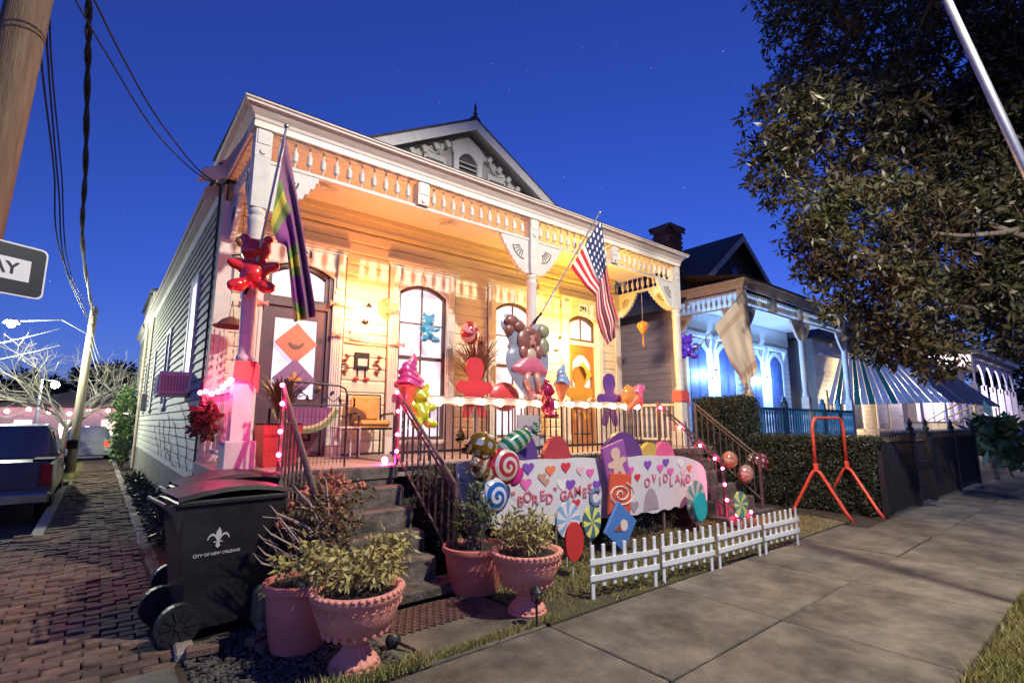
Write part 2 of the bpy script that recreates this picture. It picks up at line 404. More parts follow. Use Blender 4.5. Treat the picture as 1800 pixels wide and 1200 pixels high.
# --- shell
OPN = [('door', 2.12, .98), ('window', 4.17, .92), ('window', 6.2, .94), ('door', 8.15, .94)]
core = []
edges = [X0+.03]
for _, c, w_ in OPN: edges += [c-w_/2, c+w_/2]
edges.append(X1-.03)
INT = M('wall core', (.30,.27,.22), .8)
for i in range(0, len(edges), 2): core.append((edges[i], edges[i+1], YF+.03, YF+.2, ZP-.9, 4.9))
for _, c, w_ in OPN: core.append((c-w_/2, c+w_/2, YF+.03, YF+.2, 3.92, 4.9))
for k, c, w_ in OPN:
    if k == 'window': core.append((c-w_/2, c+w_/2, YF+.03, YF+.2, ZP-.9, 1.3))
W('wall', INT, *core)
W('wall', INT, (X0+.03, X0+.15, YF+.2, 26, .2, 4.86)); W('wall', INT, (X1-.15, X1-.03, YF+.2, 26, .2, 4.86)); W('wall', INT, (X0+.15, X1-.15, 25.8, 26, .2, 4.86))
# side clapboards, each board, with butt joints
for i in range(29):
    z = .80+i*.14
    cut = 9+((i*3.7) % 9)
    for (a, b) in ((YF+.12, cut-.003), (cut+.003, 26)):
        m = MB(); h = .155
        m.add([(X0,a,z),(X0,b,z),(X0+.012,b,z+h),(X0+.012,a,z+h),(X0+.03,a,z),(X0+.03,b,z),(X0+.03,b,z+h),(X0+.03,a,z+h)],
              [(0,1,2,3),(4,7,6,5),(0,4,5,1),(0,3,7,4),(1,5,6,2),(3,2,6,7)])
        # lower edge stands out from the wall
        m.v = [(p[0]-(.022 if abs(p[2]-z) < .01 and p[0] < X0+.01 else 0), p[1], p[2]) for p in m.v]
        m.build('clapboard', SIDE, H)
for i in range(18):
    W('foundation_board', FND, (X0+.0, X0+.03, 7.7+i*1.0, 7.7+i*1.0+.985, .0, .79))
CORNER = M('weathered corner board', (.42,.33,.27), .7, .2, 8, .3)
W('corner_board', CORNER, (X0-.03, X0, YF-.02, YF+.2, .75, 4.84))
W('corner_board', TRIM, (X0-.028, X0+.16, YF-.03, YF-.001, ZP, 4.6))
W('corner_board', TRIM, (X1-.16, X1+.03, YF-.03, YF-.001, ZP, 4.6)); W('corner_board', TRIM, (X1, X1+.03, YF, YF+.18, ZP-.3, 4.84))
for i in range(20): W('clapboard', SIDE, (X1-.029, X1+.005, YF+.185, 24, .8+i*.2, .8+i*.2+.195))
# facade drop siding between the openings
sb = [(X0+.165, OPN[0][1]-OPN[0][2]/2-.2)]
for i in range(3): sb.append((OPN[i][1]+OPN[i][2]/2+.2, OPN[i+1][1]-OPN[i+1][2]/2-.2))
sb.append((OPN[3][1]+OPN[3][2]/2+.2, X1-.165))
def siding(a, b, z, parent=H, mat=CREAM, yf=YF, h=.185, nm='siding_board'):
    m = MB(); L = [(yf-.002,z),(yf-.016,z+.012),(yf-.016,z+h-.04),(yf-.003,z+h-.012),(yf-.003,z+h-.004),(yf+.02,z+h-.004),(yf+.02,z)]
    m.prism(L, a, b, 'x'); return m.build(nm, mat, parent)
for (a, b) in sb:
    if b-a < .05: continue
    for i in range(17): siding(a, b, ZP+.02+i*.185)
for z in (4.26, 4.445): siding(X0+.165, X1-.165, z)
# --- opening surrounds
FLUTE = TRIM
def arch(c, hw, z0, rise, n=10):
    return [(c-hw+2*hw*k/n, z0+rise*(1-(2*k/n-1)**2)) for k in range(n+1)]
def surround(c, w_, zb, ztop=3.92, house=H, yf=YF, mat=TRIM, ztot=4.24):
    s_ = MB().box(c-w_/2-.22, c+w_/2+.22, yf-.09, yf-.0301, ztot-.05, ztot).build('surround', mat, house)
    hw = w_/2
    poly = [(c-hw-.17, 3.55)]+[(c-hw, 3.55)]+arch(c, hw, ztop-.16, .16)+[(c+hw, 3.55),(c+hw+.17, 3.55),(c+hw+.17, ztot-.055),(c-hw-.17, ztot-.055)]
    MB().prism(poly, yf-.045, yf-.002).build('header_board', mat, s_)
    MB().box(c-hw-.25, c+hw+.25, yf-.13, yf-.05, ztot+.002, ztot+.035).box(c-hw-.2, c+hw+.2, yf-.065, yf-.0455, ztot-.09, ztot-.052).build('cornice_cap', mat, s_)
    for sgn in (-1, 1):
        xc = c+sgn*(hw+.085); m = MB().box(xc-.085, xc+.085, yf-.05, yf-.002, zb, 3.549)
        for k in range(4): m.box(xc-.062+k*.034, xc-.04+k*.034, yf-.064, yf-.0501, zb+.28, 3.2)
        m.box(xc-.095, xc+.095, yf-.075, yf-.0505, zb, zb+.24); m.build('pilaster', mat, s_)
        b = MB(); L = [(yf-.047,3.6),(yf-.075,3.62),(yf-.07,3.75),(yf-.085,3.86),(yf-.12,3.98),(yf-.125,4.15),(yf-.047,4.15)]
        b.prism(L, xc-.05, xc+.05, 'x'); b.box(xc-.06, xc+.06, yf-.07, yf-.0471, 3.52, 3.57); b.build('console', mat, s_)
    MB().taper((c, yf-.06), .05, .03, ztop-.02, (c, yf-.06), .09, .05, ztop+.12).build('keystone', mat, s_)
    return s_
DOORP = M('purple brown door', (.10,.06,.085), .4, .2, 5, .1, stretch=(4,4,.6))
DOORO = M('varnished oak door', (.34,.15,.045), .4, .25, 5, .1, stretch=(5,5,.5))
SASH = M('dark sash', (.09,.055,.05), .45, .15, 8)
BRASS = M('aged brass', (.45,.3,.12), .35, .2, 10, metal=.8)
def frame_sash(parent, c, hw, z0, z1, yf, mat, name, t=.045, rise=0):
    n = 10
    if rise: out = [(c-hw, z0)]+arch(c, hw, z1-rise, rise, n)+[(c+hw, z0)]; inn = [(c-hw+t, z0+t)]+arch(c, hw-t, z1-rise-t*.8, rise*.9, n)+[(c+hw-t, z0+t)]
    else: out = [(c-hw,z0),(c-hw,z1),(c+hw,z1),(c+hw,z0)]; inn = [(c-hw+t,z0+t),(c-hw+t,z1-t),(c+hw-t,z1-t),(c+hw-t,z0+t)]
    return MB().ring(out, inn, yf-.005, yf+.04).build(name, mat, parent)
for idx, (kind, c, w_) in enumerate(OPN):
    hw = w_/2; surround(c, w_, ZP)
    if kind == 'window':
        wn = frame_sash(H, c, hw-.004, 1.3, 3.92, YF+.02, SASH, 'window', .045, .16)
        MB().box(c-hw-.05, c+hw+.05, YF-.11, YF+.02, 1.24, 1.298).build('sill', TRIM, wn)
        MB().box(c-hw+.003, c+hw-.003, YF, YF+.05, 1.0, 1.239).build('apron_panel', TRIM, wn)
        zs = [1.345, 2.02, 2.66, 3.25, 3.76]; 
        for a in range(4):
            for s2 in (0, 1):
                xa = c-hw+.045 if s2 == 0 else c+.006; xb = c-.006 if s2 == 0 else c+hw-.045
                if a < 3: MB().box(xa, xb, YF+.052, YF+.06, zs[a]+.008, zs[a+1]-.008).build('pane', WINL, wn)
                else:
                    po = [(xa, zs[3]+.008),(xb, zs[3]+.008)]; po += [(xb-(xb-xa)*k/5, 3.72+.155*(1-((xb-(xb-xa)*k/5-c)/hw)**2)) for k in range(6)]
                    MB().prism(po, YF+.052, YF+.06).build('pane', WINL, wn)
        MB().box(c-.012, c+.012, YF+.03, YF+.05, 1.345, 3.88).build('muntin', SASH, wn)
        for k, z in enumerate(zs[1:4]): MB().box(c-hw+.04, c+hw-.04, YF+(.025 if k == 1 else .0305), YF+.0515, z-(.03 if k == 1 else .01), z+(.03 if k == 1 else .01)).build('muntin', SASH, wn)
    else:
        dm = DOORP if idx == 0 else DOORO
        fr = W('door_frame', dm if idx == 0 else TRIM, (c-hw+.002, c-hw+.06, YF-.01, YF+.1, ZP, 3.9), (c+hw-.06, c+hw-.002, YF-.01, YF+.1, ZP, 3.9), (c-hw+.0601, c+hw-.0601, YF-.01, YF+.1, 3.25, 3.34))
        tr = frame_sash(fr, c, hw-.0605, 3.341, 3.905, YF+.02, SASH, 'transom', .05, .13)
        po = [(c-hw+.1, 3.39),(c+hw-.1, 3.39)]+arch(c, hw-.1, 3.70, .14)[::-1]
        MB().prism(po, YF+.06, YF+.07).build('transom_pane', WINL, fr)
        MB().box(c-.012, c+.012, YF+.03, YF+.058, 3.39, 3.84).build('transom_bar', SASH, fr)
        a, b = c-hw+.064, c+hw-.064
        d = W('door', dm, (a, a+.13, YF+.03, YF+.08, ZP+.01, 3.245), (b-.13, b, YF+.03, YF+.08, ZP+.01, 3.245), (a+.1301, b-.1301, YF+.03, YF+.08, ZP+.01, ZP+.22), (a+.1301, b-.1301, YF+.03, YF+.08, 1.78, 1.92), (a+.1301, b-.1301, YF+.03, YF+.08, 3.08, 3.245))
        if idx == 0: MB().box(a+.131, b-.131, YF+.05, YF+.056, 1.921, 3.079).build('door_glass', WINL, d)
        else:
            po = [(a+.131,1.921),(b-.131,1.921)]+arch((a+b)/2, (b-a)/2-.131, 2.85, .2)[::-1]; MB().prism(po, YF+.05, YF+.056).build('door_glass', WINL, d)
            po = [(a+.1305,2.8)]+arch((a+b)/2, (b-a)/2-.1305, 2.85, .2)+[(b-.1305,2.8),(b-.1305,3.079),(a+.1305,3.079)]
            MB().prism(po, YF+.04, YF+.049).build('arched_rail', dm, d)
        MB().box(a+.16, b-.16, YF+.036, YF+.07, ZP+.25, 1.75).build('door_panel', dm, d)
        MB().box(a+.2, b-.2, YF+.026, YF+.0355, ZP+.29, 1.71).build('door_panel', dm, d)
        MB().sphere((b-.06, YF-.01, 2.08), .032).tube([(b-.06, YF-.01, 2.08),(b-.06, YF+.03, 2.08)], .014).build('door_knob', BRASS, d)
# --- porch floor, boards, skirt
pf = W('porch_floor', WOODF, (.98, 9.74, 5.62, YF-.001, ZP-.14, ZP-.025))
for i in range(21): MB().box(.97+i*.418, .97+(i+1)*.418-.006, 5.56, YF-.003, ZP-.0249, ZP).build('floor_board', WOODF, pf)
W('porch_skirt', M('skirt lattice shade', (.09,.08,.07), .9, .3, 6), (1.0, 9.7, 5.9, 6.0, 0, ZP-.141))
# --- porch ceiling boards, recessed speaker grilles
pc = W('porch_ceiling', CEIL, (1.05, X1+.1, 5.95, YF-.001, 4.93, 5.0))
for i in range(15): MB().box(X0+.02, X1+.08, 6.0+i*.106, 6.0+i*.106+.1, 4.917, 4.9299).build('ceiling_board', CEIL, pc)
for (px, py) in ((575,328),(790,392),(1052,470)):
    p = onz(px, py, 4.9); g = MB()
    for r_ in (.16, .115, .075, .04): g.lathe([(r_-.012,0),(r_+.006,-.008),(r_+.012,.0),(r_+.012,.018)], (p.x, p.y, 4.898), 20, cap=False)
    g.lathe([(.0,.016),(.15,.016)], (p.x,p.y,4.898), 20, cap=False); g.build('ceiling_grille', CEIL, pc)
W('crown_molding', CREAM, (X0+.17, X1-.17, YF-.10, YF-.02, 4.83, 4.916), (X0+.17, X1-.17, YF-.06, YF-.019, 4.63, 4.83), (X0+.17, X1-.17, YF-.075, YF-.0605, 4.66, 4.69))
# --- posts
SHAFT = [(.085,.0),(.095,.02),(.095,.06),(.08,.08),(.09,.1),(.09,.13),(.07,.17),(.078,.5),(.088,1.2),(.08,1.62),(.092,1.66),(.092,1.70),(.076,1.74),(.09,1.77),(.09,1.81),(.078,1.83)]
shaft_me = MB().lathe(SHAFT, n=20).mesh('shaft', TRIM, 'auto')
POST = []
RIBBON = M('red ribbon', (.62,.10,.10), .55, .2, 10, .3)
for i, x in enumerate(PX):
    p = W('post', TRIM, (x-.095, x+.095, PY-.095, PY+.095, ZP+.3, 2.16)); POST.append(p)
    MB().bbox(x-.15, x+.15, PY-.15, PY+.15, ZP, ZP+.299, .01).build('plinth', M('grey plinth', (.50,.52,.50), .6, .12, 6, .2), p)
    piece('shaft', shaft_me, p, (x, PY, 2.161))
    MB().box(x-.085, x+.085, PY-.085, PY+.085, 3.992, 4.60).build('post_block', TRIM, p)
# --- spindle frieze and brackets
SPIN = [(.012,0),(.012,.07),(.022,.09),(.036,.10),(.036,.21),(.022,.22),(.012,.25),(.012,.335)]
spin_me = MB().lathe(SPIN, n=10).mesh('spindle', TRIM, 'auto')
blk = [PX[0], (PX[0]+PX[1])/2, PX[1], (PX[1]+PX[2])/2, PX[2]]
fz = W('frieze_rail', TRIM, (PX[0]+.09, PX[2]-.09, PY-.04, PY+.04, 4.56, 4.60), (PX[0]+.09, PX[2]-.09, PY-.045, PY+.045, 4.925, 4.96))
for i, x in enumerate(blk):
    m = MB().box(x-.088, x+.088, PY-.088, PY+.088, 4.601, 5.0)
    m.prism([(x+.035*math.cos(a*PI/6), 4.66+.035*math.sin(a*PI/6)) for a in range(12)], PY-.105, PY-.0881)
    m.box(x-.07, x+.07, PY-.098, PY-.0881, 4.75, 4.95); m.build('frieze_block', TRIM, H)
for i in range(4):
    n = 11
    for k in range(n): piece('spindle', spin_me, fz, (blk[i]+.12+(blk[i+1]-blk[i]-.24)*(k+.5)/n, PY, 4.595), (0,0,random.random()))
for sx in (PX[0], PX[2]):                         # returns at both porch ends
    q = W('end_frieze_rail', TRIM, (sx-.04, sx+.04, PY+.09, YF-.03, 4.56, 4.60), (sx-.045, sx+.045, PY+.09, YF-.03, 4.925, 4.96))
    for k in range(9): piece('spindle', spin_me, q, (sx, PY+.17+1.3*(k+.5)/9, 4.595))
def bracket_poly(s=1):
    P = [(0,0),(0,-.56)]
    for k in range(9):                            # scalloped lower edge
        t = k/8; x = .04+.50*t; z = -.56+.50*(t**1.5)
        P.append((x, z-.0)); P.append((x+.03, z-.012))
    P += [(.56,-.03),(.56,0)]
    return [(p[0]*s, p[1]) for p in P]
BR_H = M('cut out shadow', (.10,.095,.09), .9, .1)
def bracket(x, z, sgn, parent, y0, y1, sc=1.0, ax='y', mat=TRIM):
    P = [(x+p[0]*sgn*sc, z+p[1]*sc) for p in bracket_poly()] if ax == 'y' else [(x+p[0]*sgn*sc, z+p[1]*sc) for p in bracket_poly()]
    b = MB().prism(P, y0, y1, ax).build('bracket', mat, parent)
    m = MB()
    for k in range(5):                            # fan relief on the outer face
        a = R(-12-k*16); ca, sa = math.cos(a), math.sin(a)
        c0 = Vector((x+sgn*sc*(.10), z-.10*sc)); 
        p0 = c0+Vector((sgn*ca*.09*sc, sa*.09*sc)); p1 = c0+Vector((sgn*ca*.2*sc, sa*.2*sc)); nrm = Vector((-(p1-p0).y, (p1-p0).x)).normalized()*.008
        if ax == 'y': m.prism([(p0+nrm)[:], (p1+nrm)[:], (p1-nrm)[:], (p0-nrm)[:]], y0-.006, y0-.0005)
        else: m.prism([(p0+nrm)[:], (p1+nrm)[:], (p1-nrm)[:], (p0-nrm)[:]], y0-.006, y0-.0005, 'x')
    ar = [(x+sgn*sc*(.10+.24*math.cos(R(-8-k*9))), z-.10*sc+.24*sc*math.sin(R(-8-k*9))) for k in range(10)]
    ai = [(x+sgn*sc*(.10+.222*math.cos(R(-8-k*9))), z-.10*sc+.222*sc*math.sin(R(-8-k*9))) for k in range(10)]
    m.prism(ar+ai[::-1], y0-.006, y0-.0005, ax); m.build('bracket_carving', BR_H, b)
    return b
for x in PX:
    if x > PX[0]: bracket(x-.09, 4.555, -1, H, PY-.03, PY+.03)
    if x < PX[2]: bracket(x+.09, 4.555, 1, H, PY-.03, PY+.03)
for sx in (PX[0], PX[2]):
    bracket(PY+.09, 4.555, 1, H, sx-.03, sx+.03, ax='x'); bracket(YF-.03, 4.555, -1, H, sx-.03, sx+.03, ax='x', sc=.9)
# --- entablature and cornice (profile swept round the porch)
ENT = M('entablature paint', (.64,.57,.53), .55, .14, 5, .2, col2=(.50,.44,.42), stretch=(.5,2,2))
prof = [(.0,4.961),(.02,4.961),(.02,5.015),(.03,5.02),(.035,5.06),(.06,5.085),(.10,5.13),(.145,5.145),(.145,5.17),(.165,5.18),(.165,5.2),(0,5.2)]
corn = MB(); rings = []
def cpt(o, z): return [(PX[0]-.09-o, 8.4, z), (PX[0]-.09-o, PY-.09-o, z), (PX[2]+.09+o, PY-.09-o, z), (PX[2]+.09+o, 8.4, z)]
vs = []; fs = []
for (o, z) in prof: vs += cpt(o, z)
for i in range(len(prof)-1):
    for k in range(3): fs.append((i*4+k, i*4+k+1, i*4+4+k+1, i*4+4+k))
corn.add(vs, fs); corn.build('cornice', ENT, H)
W('porch_roof', DARK, (PX[0]-.24, PX[2]+.24, PY-.24, YF+.4, 5.201, 5.215))
MB().add([(PX[0]-.25,PY-.25,5.216),(PX[2]+.25,PY-.25,5.216),(PX[2]+.25,8.1,5.36),(PX[0]-.25,8.1,5.36)], [(0,1,2,3)]).build('porch_roofing', DARK, H)
# --- main roof, gable, camelback
XC = 5.25; GA = 7.5; SL = .56; GY = 7.95
def rz(x): return GA-SL*abs(x-XC)
rf = MB()
for (xa, xb) in ((X0-.12, XC), (XC, X1+.2)):
    rf.add([(xa,GY-.35,rz(xa)),(xb,GY-.35,rz(xb)),(xb,26.4,rz(xb)),(xa,26.4,rz(xa)),(xa,GY-.35,rz(xa)+.06),(xb,GY-.35,rz(xb)+.06),(xb,26.4,rz(xb)+.06),(xa,26.4,rz(xa)+.06)],
           [(0,3,2,1),(4,5,6,7),(0,1,5,4),(1,2,6,5),(2,3,7,6),(3,0,4,7)])
roof = rf.build('roof', DARK, H)
sh = MB().box(-.02,.02,-.2,.2,0,.03).mesh('ridge_tile', DARK)
for i in range(24): piece('ridge_tile', MB().prism([(-.11,-.045),(0,.03),(.11,-.045),(.11,-.02),(0,.055),(-.11,-.02)], -.19, .19).mesh('ridge_tile', DARK) if i == 0 else bpy.data.objects['ridge_tile'].data, roof, (XC, GY-.15+i*.4, GA+.065))
MB().lathe([(.05,0),(.03,.06),(.05,.1),(.02,.16),(.035,.2),(.008,.34)], (XC, GY-.3, GA+.06), 10).build('finial', DARK, roof)
W('gutter', CORNER, (X0-.17, X0-.05, 8.41, 26.3, 4.96, 5.06))
W('eave_soffit', TRIM, (X0-.14, X0-.031, 8.41, 26, 4.90, 4.95)); W('eave_frieze', TRIM, (X0-.035, X0-.001, YF+.2, 26, 4.70, 4.899))
W('eave_soffit', TRIM, (X1+.031, X1+.3, YF+.1, 26, 4.90, 4.95))
dn = MB().tube([(X0-.11, 21, 5.0),(X0-.11,21,4.9),(X0-.07,21,4.6),(X0-.07,21,.1)], .045).build('downspout', CORNER, H)
# gable wall with applied ornament
GW = M('gable boards', (.40,.38,.36), .7, .2, 6, .2)
zb = 5.4
MB().prism([(XC-4.1, zb),(XC+4.1, zb),(XC, GA-.05)], GY, GY+.05).build('gable_wall', GW, H)
for sgn in (-1, 1):
    n = Vector((sgn*1, -SL)).normalized(); L = 4.5
    def gp(t, dn_): return (XC+sgn*L*t, GA-SL*L*t-dn_)
    MB().prism([gp(0,.0),gp(1,0),gp(1,.2),gp(0,.2)], GY-.36, GY-.33).build('bargeboard', TRIM, H)
    MB().prism([gp(0,.02),gp(1,.02),gp(1,.06),gp(0,.06)], GY-.33, GY-.001).build('rake_soffit', TRIM, H)
    MB().prism([gp(0.02,.17),gp(.98,.17),gp(.98,.36),gp(0.02,.36)], GY-.03, GY-.001).build('rake_board', TRIM, H)
    dm_ = MB().box(-.045,.045,-.1,.0,-.13,.0).mesh('dentil', TRIM)
    for k in range(15):
        t = .12+k*.055; g = gp(t, .22); piece('dentil', dm_, H, (g[0], GY-.03-.001, g[1]-.0), (0, sgn*math.atan(SL), 0))
VENT = (XC, 6.02)
ap = arch(XC, .34, 6.9, .2, 10)
MB().ring([(XC-.34,5.5)]+ap+[(XC+.34,5.5)], [(XC-.22,5.56)]+arch(XC, .22, 6.74, .16, 10)+[(XC+.22,5.56)], GY-.08, GY-.001).build('vent_frame', TRIM, H)
MB().prism([(XC-.36,6.8),(XC-.38,7.02),(XC-.3,7.1),(XC,7.27),(XC+.3,7.1),(XC+.38,7.02),(XC+.36,6.8),(XC+.341,6.85)]+[(XC+.3-.06*k,6.93+.18*math.sin(k*PI/10)) for k in range(11)]+[(XC-.341,6.85)], GY-.07, GY-.0015).build('vent_crest', TRIM, H)
for k in range(12): MB().add([(XC-.22,GY-.06,5.58+k*.1),(XC+.22,GY-.06,5.58+k*.1),(XC+.22,GY-.01,5.64+k*.1),(XC-.22,GY-.01,5.64+k*.1)], [(0,1,2,3)]).build('louvre', TRIM, H)
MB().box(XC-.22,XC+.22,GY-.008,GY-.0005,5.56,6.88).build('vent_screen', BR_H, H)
for sgn in (-1, 1):
    MB().box(*sorted((XC+sgn*.5, XC+sgn*.98)), GY-.05, GY-.001, 5.5, 6.65).build('gable_panel', TRIM, H)
    m = MB(); cx = XC+sgn*.74
    m.ring([(cx-.19,6.0),(cx-.19,6.54),(cx+.19,6.54),(cx+.19,6.0)], [(cx-.165,6.025),(cx-.165,6.515),(cx+.165,6.515),(cx+.165,6.025)], GY-.058, GY-.0502)
    for a in range(0, 360, 45): m.prism([(cx+.02*math.cos(R(a)), 6.27+.02*math.sin(R(a))),(cx+.09*math.cos(R(a-16)), 6.27+.09*math.sin(R(a-16))),(cx+.12*math.cos(R(a)), 6.27+.12*math.sin(R(a))),(cx+.09*math.cos(R(a+16)), 6.27+.09*math.sin(R(a+16)))], GY-.058, GY-.0502)
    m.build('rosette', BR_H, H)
    f = MB(); fc = (XC+sgn*.66, 6.64)
    for k in range(7):
        a = R(90-sgn*(-18+k*22)); f.prism([(fc[0]+.03*math.cos(a), fc[1]+.03*math.sin(a)),(fc[0]+.26*math.cos(a-.16), fc[1]+.26*math.sin(a-.16)),(fc[0]+.32*math.cos(a), fc[1]+.32*math.sin(a)),(fc[0]+.26*math.cos(a+.16), fc[1]+.26*math.sin(a+.16))], GY-.055, GY-.002)
    f.build('gable_fan', TRIM, H)
    MB().prism([(XC+sgn*1.02,5.5),(XC+sgn*1.02,6.6),(XC+sgn*1.12,6.62),(XC+sgn*1.2,6.42),(XC+sgn*1.4,6.36),(XC+sgn*1.5,6.16),(XC+sgn*1.75,6.12),(XC+sgn*1.8,5.5)], GY-.045, GY-.002).build('gable_scroll', TRIM, H)
# camelback rear wing
W('rear_wing', SIDE, (X0+.02, X1-.3, 21.5, 25.9, 4.95, 6.15))
MB().add([(X0-.1,21.2,6.15),(X1,21.2,6.15),(X1,26.2,6.15),(X0-.1,26.2,6.15),(XC,22.6,7.6),(XC,25,7.6)],[(0,1,4),(1,2,5,4),(2,3,5),(3,0,4,5),(0,3,2,1)]).build('rear_roof', DARK, H)
# --- side windows, meter, conduit
def side_window(y0, y1, z0, z1, lit):
    m = MB(); m.ring([(y0,z0),(y0,z1),(y1,z1),(y1,z0)], [(y0+.08,z0+.08),(y0+.08,z1-.08),(y1-.08,z1-.08),(y1-.08,z0+.08)], 0, .05)
    m.v = [(X0-.05+p[1], p[0], p[2]) for p in m.v]; f = m.build('window', TRIM, H)
    MB().box(X0-.028, X0-.023, y0+.08, y1-.08, z0+.08, z1-.08).build('pane', lit, f)
    MB().box(X0-.075, X0-.02, y0-.06, y1+.06, z0-.06, z0-.001).build('sill', TRIM, f)
NIGHTG = M('night window glass', (.02,.022,.03), .12, .2, 4)
side_window(9.25, 10.1, 2.1, 3.95, EM('dim window', (.75,.7,.95), .55)); side_window(12.9, 13.7, 1.9, 3.6, NIGHTG); side_window(16.6, 17.3, 1.9, 3.5, EM('cream window', (1,.92,.7), .5)); side_window(19.2, 19.9, 1.9, 3.5, NIGHTG)
mt = W('electric_meter', M('grey meter box', (.24,.24,.23), .6), (X0-.16, X0-.03, 18.3, 18.6, 1.9, 2.4))
MB().tube([(X0-.06,18.4,2.4),(X0-.06,18.4,4.7)], .025).build('conduit', CORNER, mt)
MB().tube([(X0-.045,YF+.24,.5),(X0-.045,YF+.24,4.9)], .014).build('conduit', CORD, H)
# air conditioner
ac = thing('air_conditioner', 'pale window air conditioner sticking out of grey clapboard side wall', 'air conditioner', (X0-.2, 9.7, 2.0))
MB().bbox(X0-.42, X0-.024, 9.28, 9.98, 1.99, 2.36, .015).build('casing', M('ac enamel', (.66,.63,.64), .5, .1, 8), ac)
m = MB()
for k in range(14): m.box(X0-.43, X0-.4201, 9.33+k*.045, 9.33+k*.045+.02, 2.04, 2.31)
m.build('louvre_grille', M('ac grille', (.3,.28,.32), .6), ac); m = MB()
for k in range(9): m.box(X0-.39+k*.04, X0-.37+k*.04, 9.268, 9.2799, 2.06, 2.3)
m.box(X0-.40, X0-.04, 9.27, 9.2799, 2.01, 2.03).build('side_vents', MATS['ac grille'], ac)
# house numbers
def text_mesh(s, size, ex=.004, name='lettering', bold=False, spacing=1.0):
    cu = bpy.data.curves.new('txt', 'FONT'); cu.body = s; cu.size = size; cu.extrude = ex; cu.align_x = 'CENTER'; cu.align_y = 'CENTER'; cu.space_character = spacing
    if bold: cu.offset = size*.02
    ob = bpy.data.objects.new('txt', cu); COL.objects.link(ob); dg = bpy.context.evaluated_depsgraph_get()
    me = bpy.data.meshes.new_from_object(ob.evaluated_get(dg)); bpy.data.objects.remove(ob); bpy.data.curves.remove(cu); me.name = name
    return me
def text(name, s, size, mat, parent, loc, rot=(PI/2,0,0), ex=.004, bold=True, spacing=1.0):
    me = text_mesh(s, size, ex, name, bold, spacing); me.materials.clear(); me.materials.append(mat); return piece(name, me, parent, loc, rot)
text('house_number', '221', .15, IRON, H, (2.16, YF-.052, 4.06)); text('house_number', '223', .15, IRON, H, (8.15, YF-.052, 4.06))
# ---------------- concrete steps
def steps(name, label, x0, x1, ys, zs):
    t = thing(name, label, 'steps', ((x0+x1)/2, ys[0], 0), group='concrete porch steps')
    for i in range(1, len(ys)):
        e = .12 if i == len(ys)-1 else 0
        m = MB().bbox(x0-e, x1+e*1.6, ys[i], 5.56 if i == 1 else ys[i-1]+.05, 0 if i > 3 else zs[i]-.24, zs[i], .018)
        m.build('step', CONC, t)
    MB().box(x0+.02, x1-.02, ys[0]+.0, 5.9, 0, ZP-.145).build('core', CONC, t)
    MB().bbox(x0-.02, x1+.02, ys[0]-.02, 5.555, ZP-.144, ZP-.002, .015).build('top_slab', CONC, t)
    return t
YS = [5.48, 5.26, 5.02, 4.77, 4.53, 4.28]; ZS = [1.1, .9, .7, .5, .3, .1]
steps('porch_steps', 'stained concrete steps with potted urns at their foot, rising to the purple door', 1.45, 2.72, YS, ZS)
steps('porch_steps', 'concrete steps beside the hedge with pink string lights, rising to the oak door', 7.95, 9.25, YS, ZS)
# ================================================================== HOUSE 2 (blue lit), 3 (awning), 4
NB = thing('neighbor_house', 'brown sided house with blue lit porch, dark shutters and brick chimney', 'house', (16, 8, 0))
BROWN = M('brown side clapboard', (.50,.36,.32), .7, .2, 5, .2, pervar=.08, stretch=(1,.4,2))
PALE = M('pale facade paint', (.62,.62,.60), .55, .1, 7, .15, pervar=.04)
SHUT = M('dark blue shutter', (.055,.085,.20), .5, .15, 8, .1)
TRIM2 = M('pale tan trim', (.60,.52,.40), .5, .12, 8, .15)
N0, N1, NY, NZ = 12.4, 19.6, 8.0, 1.1
def nb(name, mat, *b, parent=NB):
    m = MB()
    for q in b: m.box(*q)
    return m.build(name, mat, parent)
nb('wall', INT, (N0+.03, N1, NY+.02, 26, 0, 5.0))
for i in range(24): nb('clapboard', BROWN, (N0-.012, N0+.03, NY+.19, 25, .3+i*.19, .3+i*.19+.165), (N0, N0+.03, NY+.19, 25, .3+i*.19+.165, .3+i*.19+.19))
nb('corner_board', TRIM2, (N0-.03, N0-.013, NY-.02, NY+.18, .3, 4.9)); nb('corner_board', TRIM2, (N0-.012, N0+.16, NY-.03, NY-.0005, 1.1, 4.6))
for i in range(19): siding(N0+.165, N1, NZ+i*.185, NB, PALE, NY, nm='siding_board')
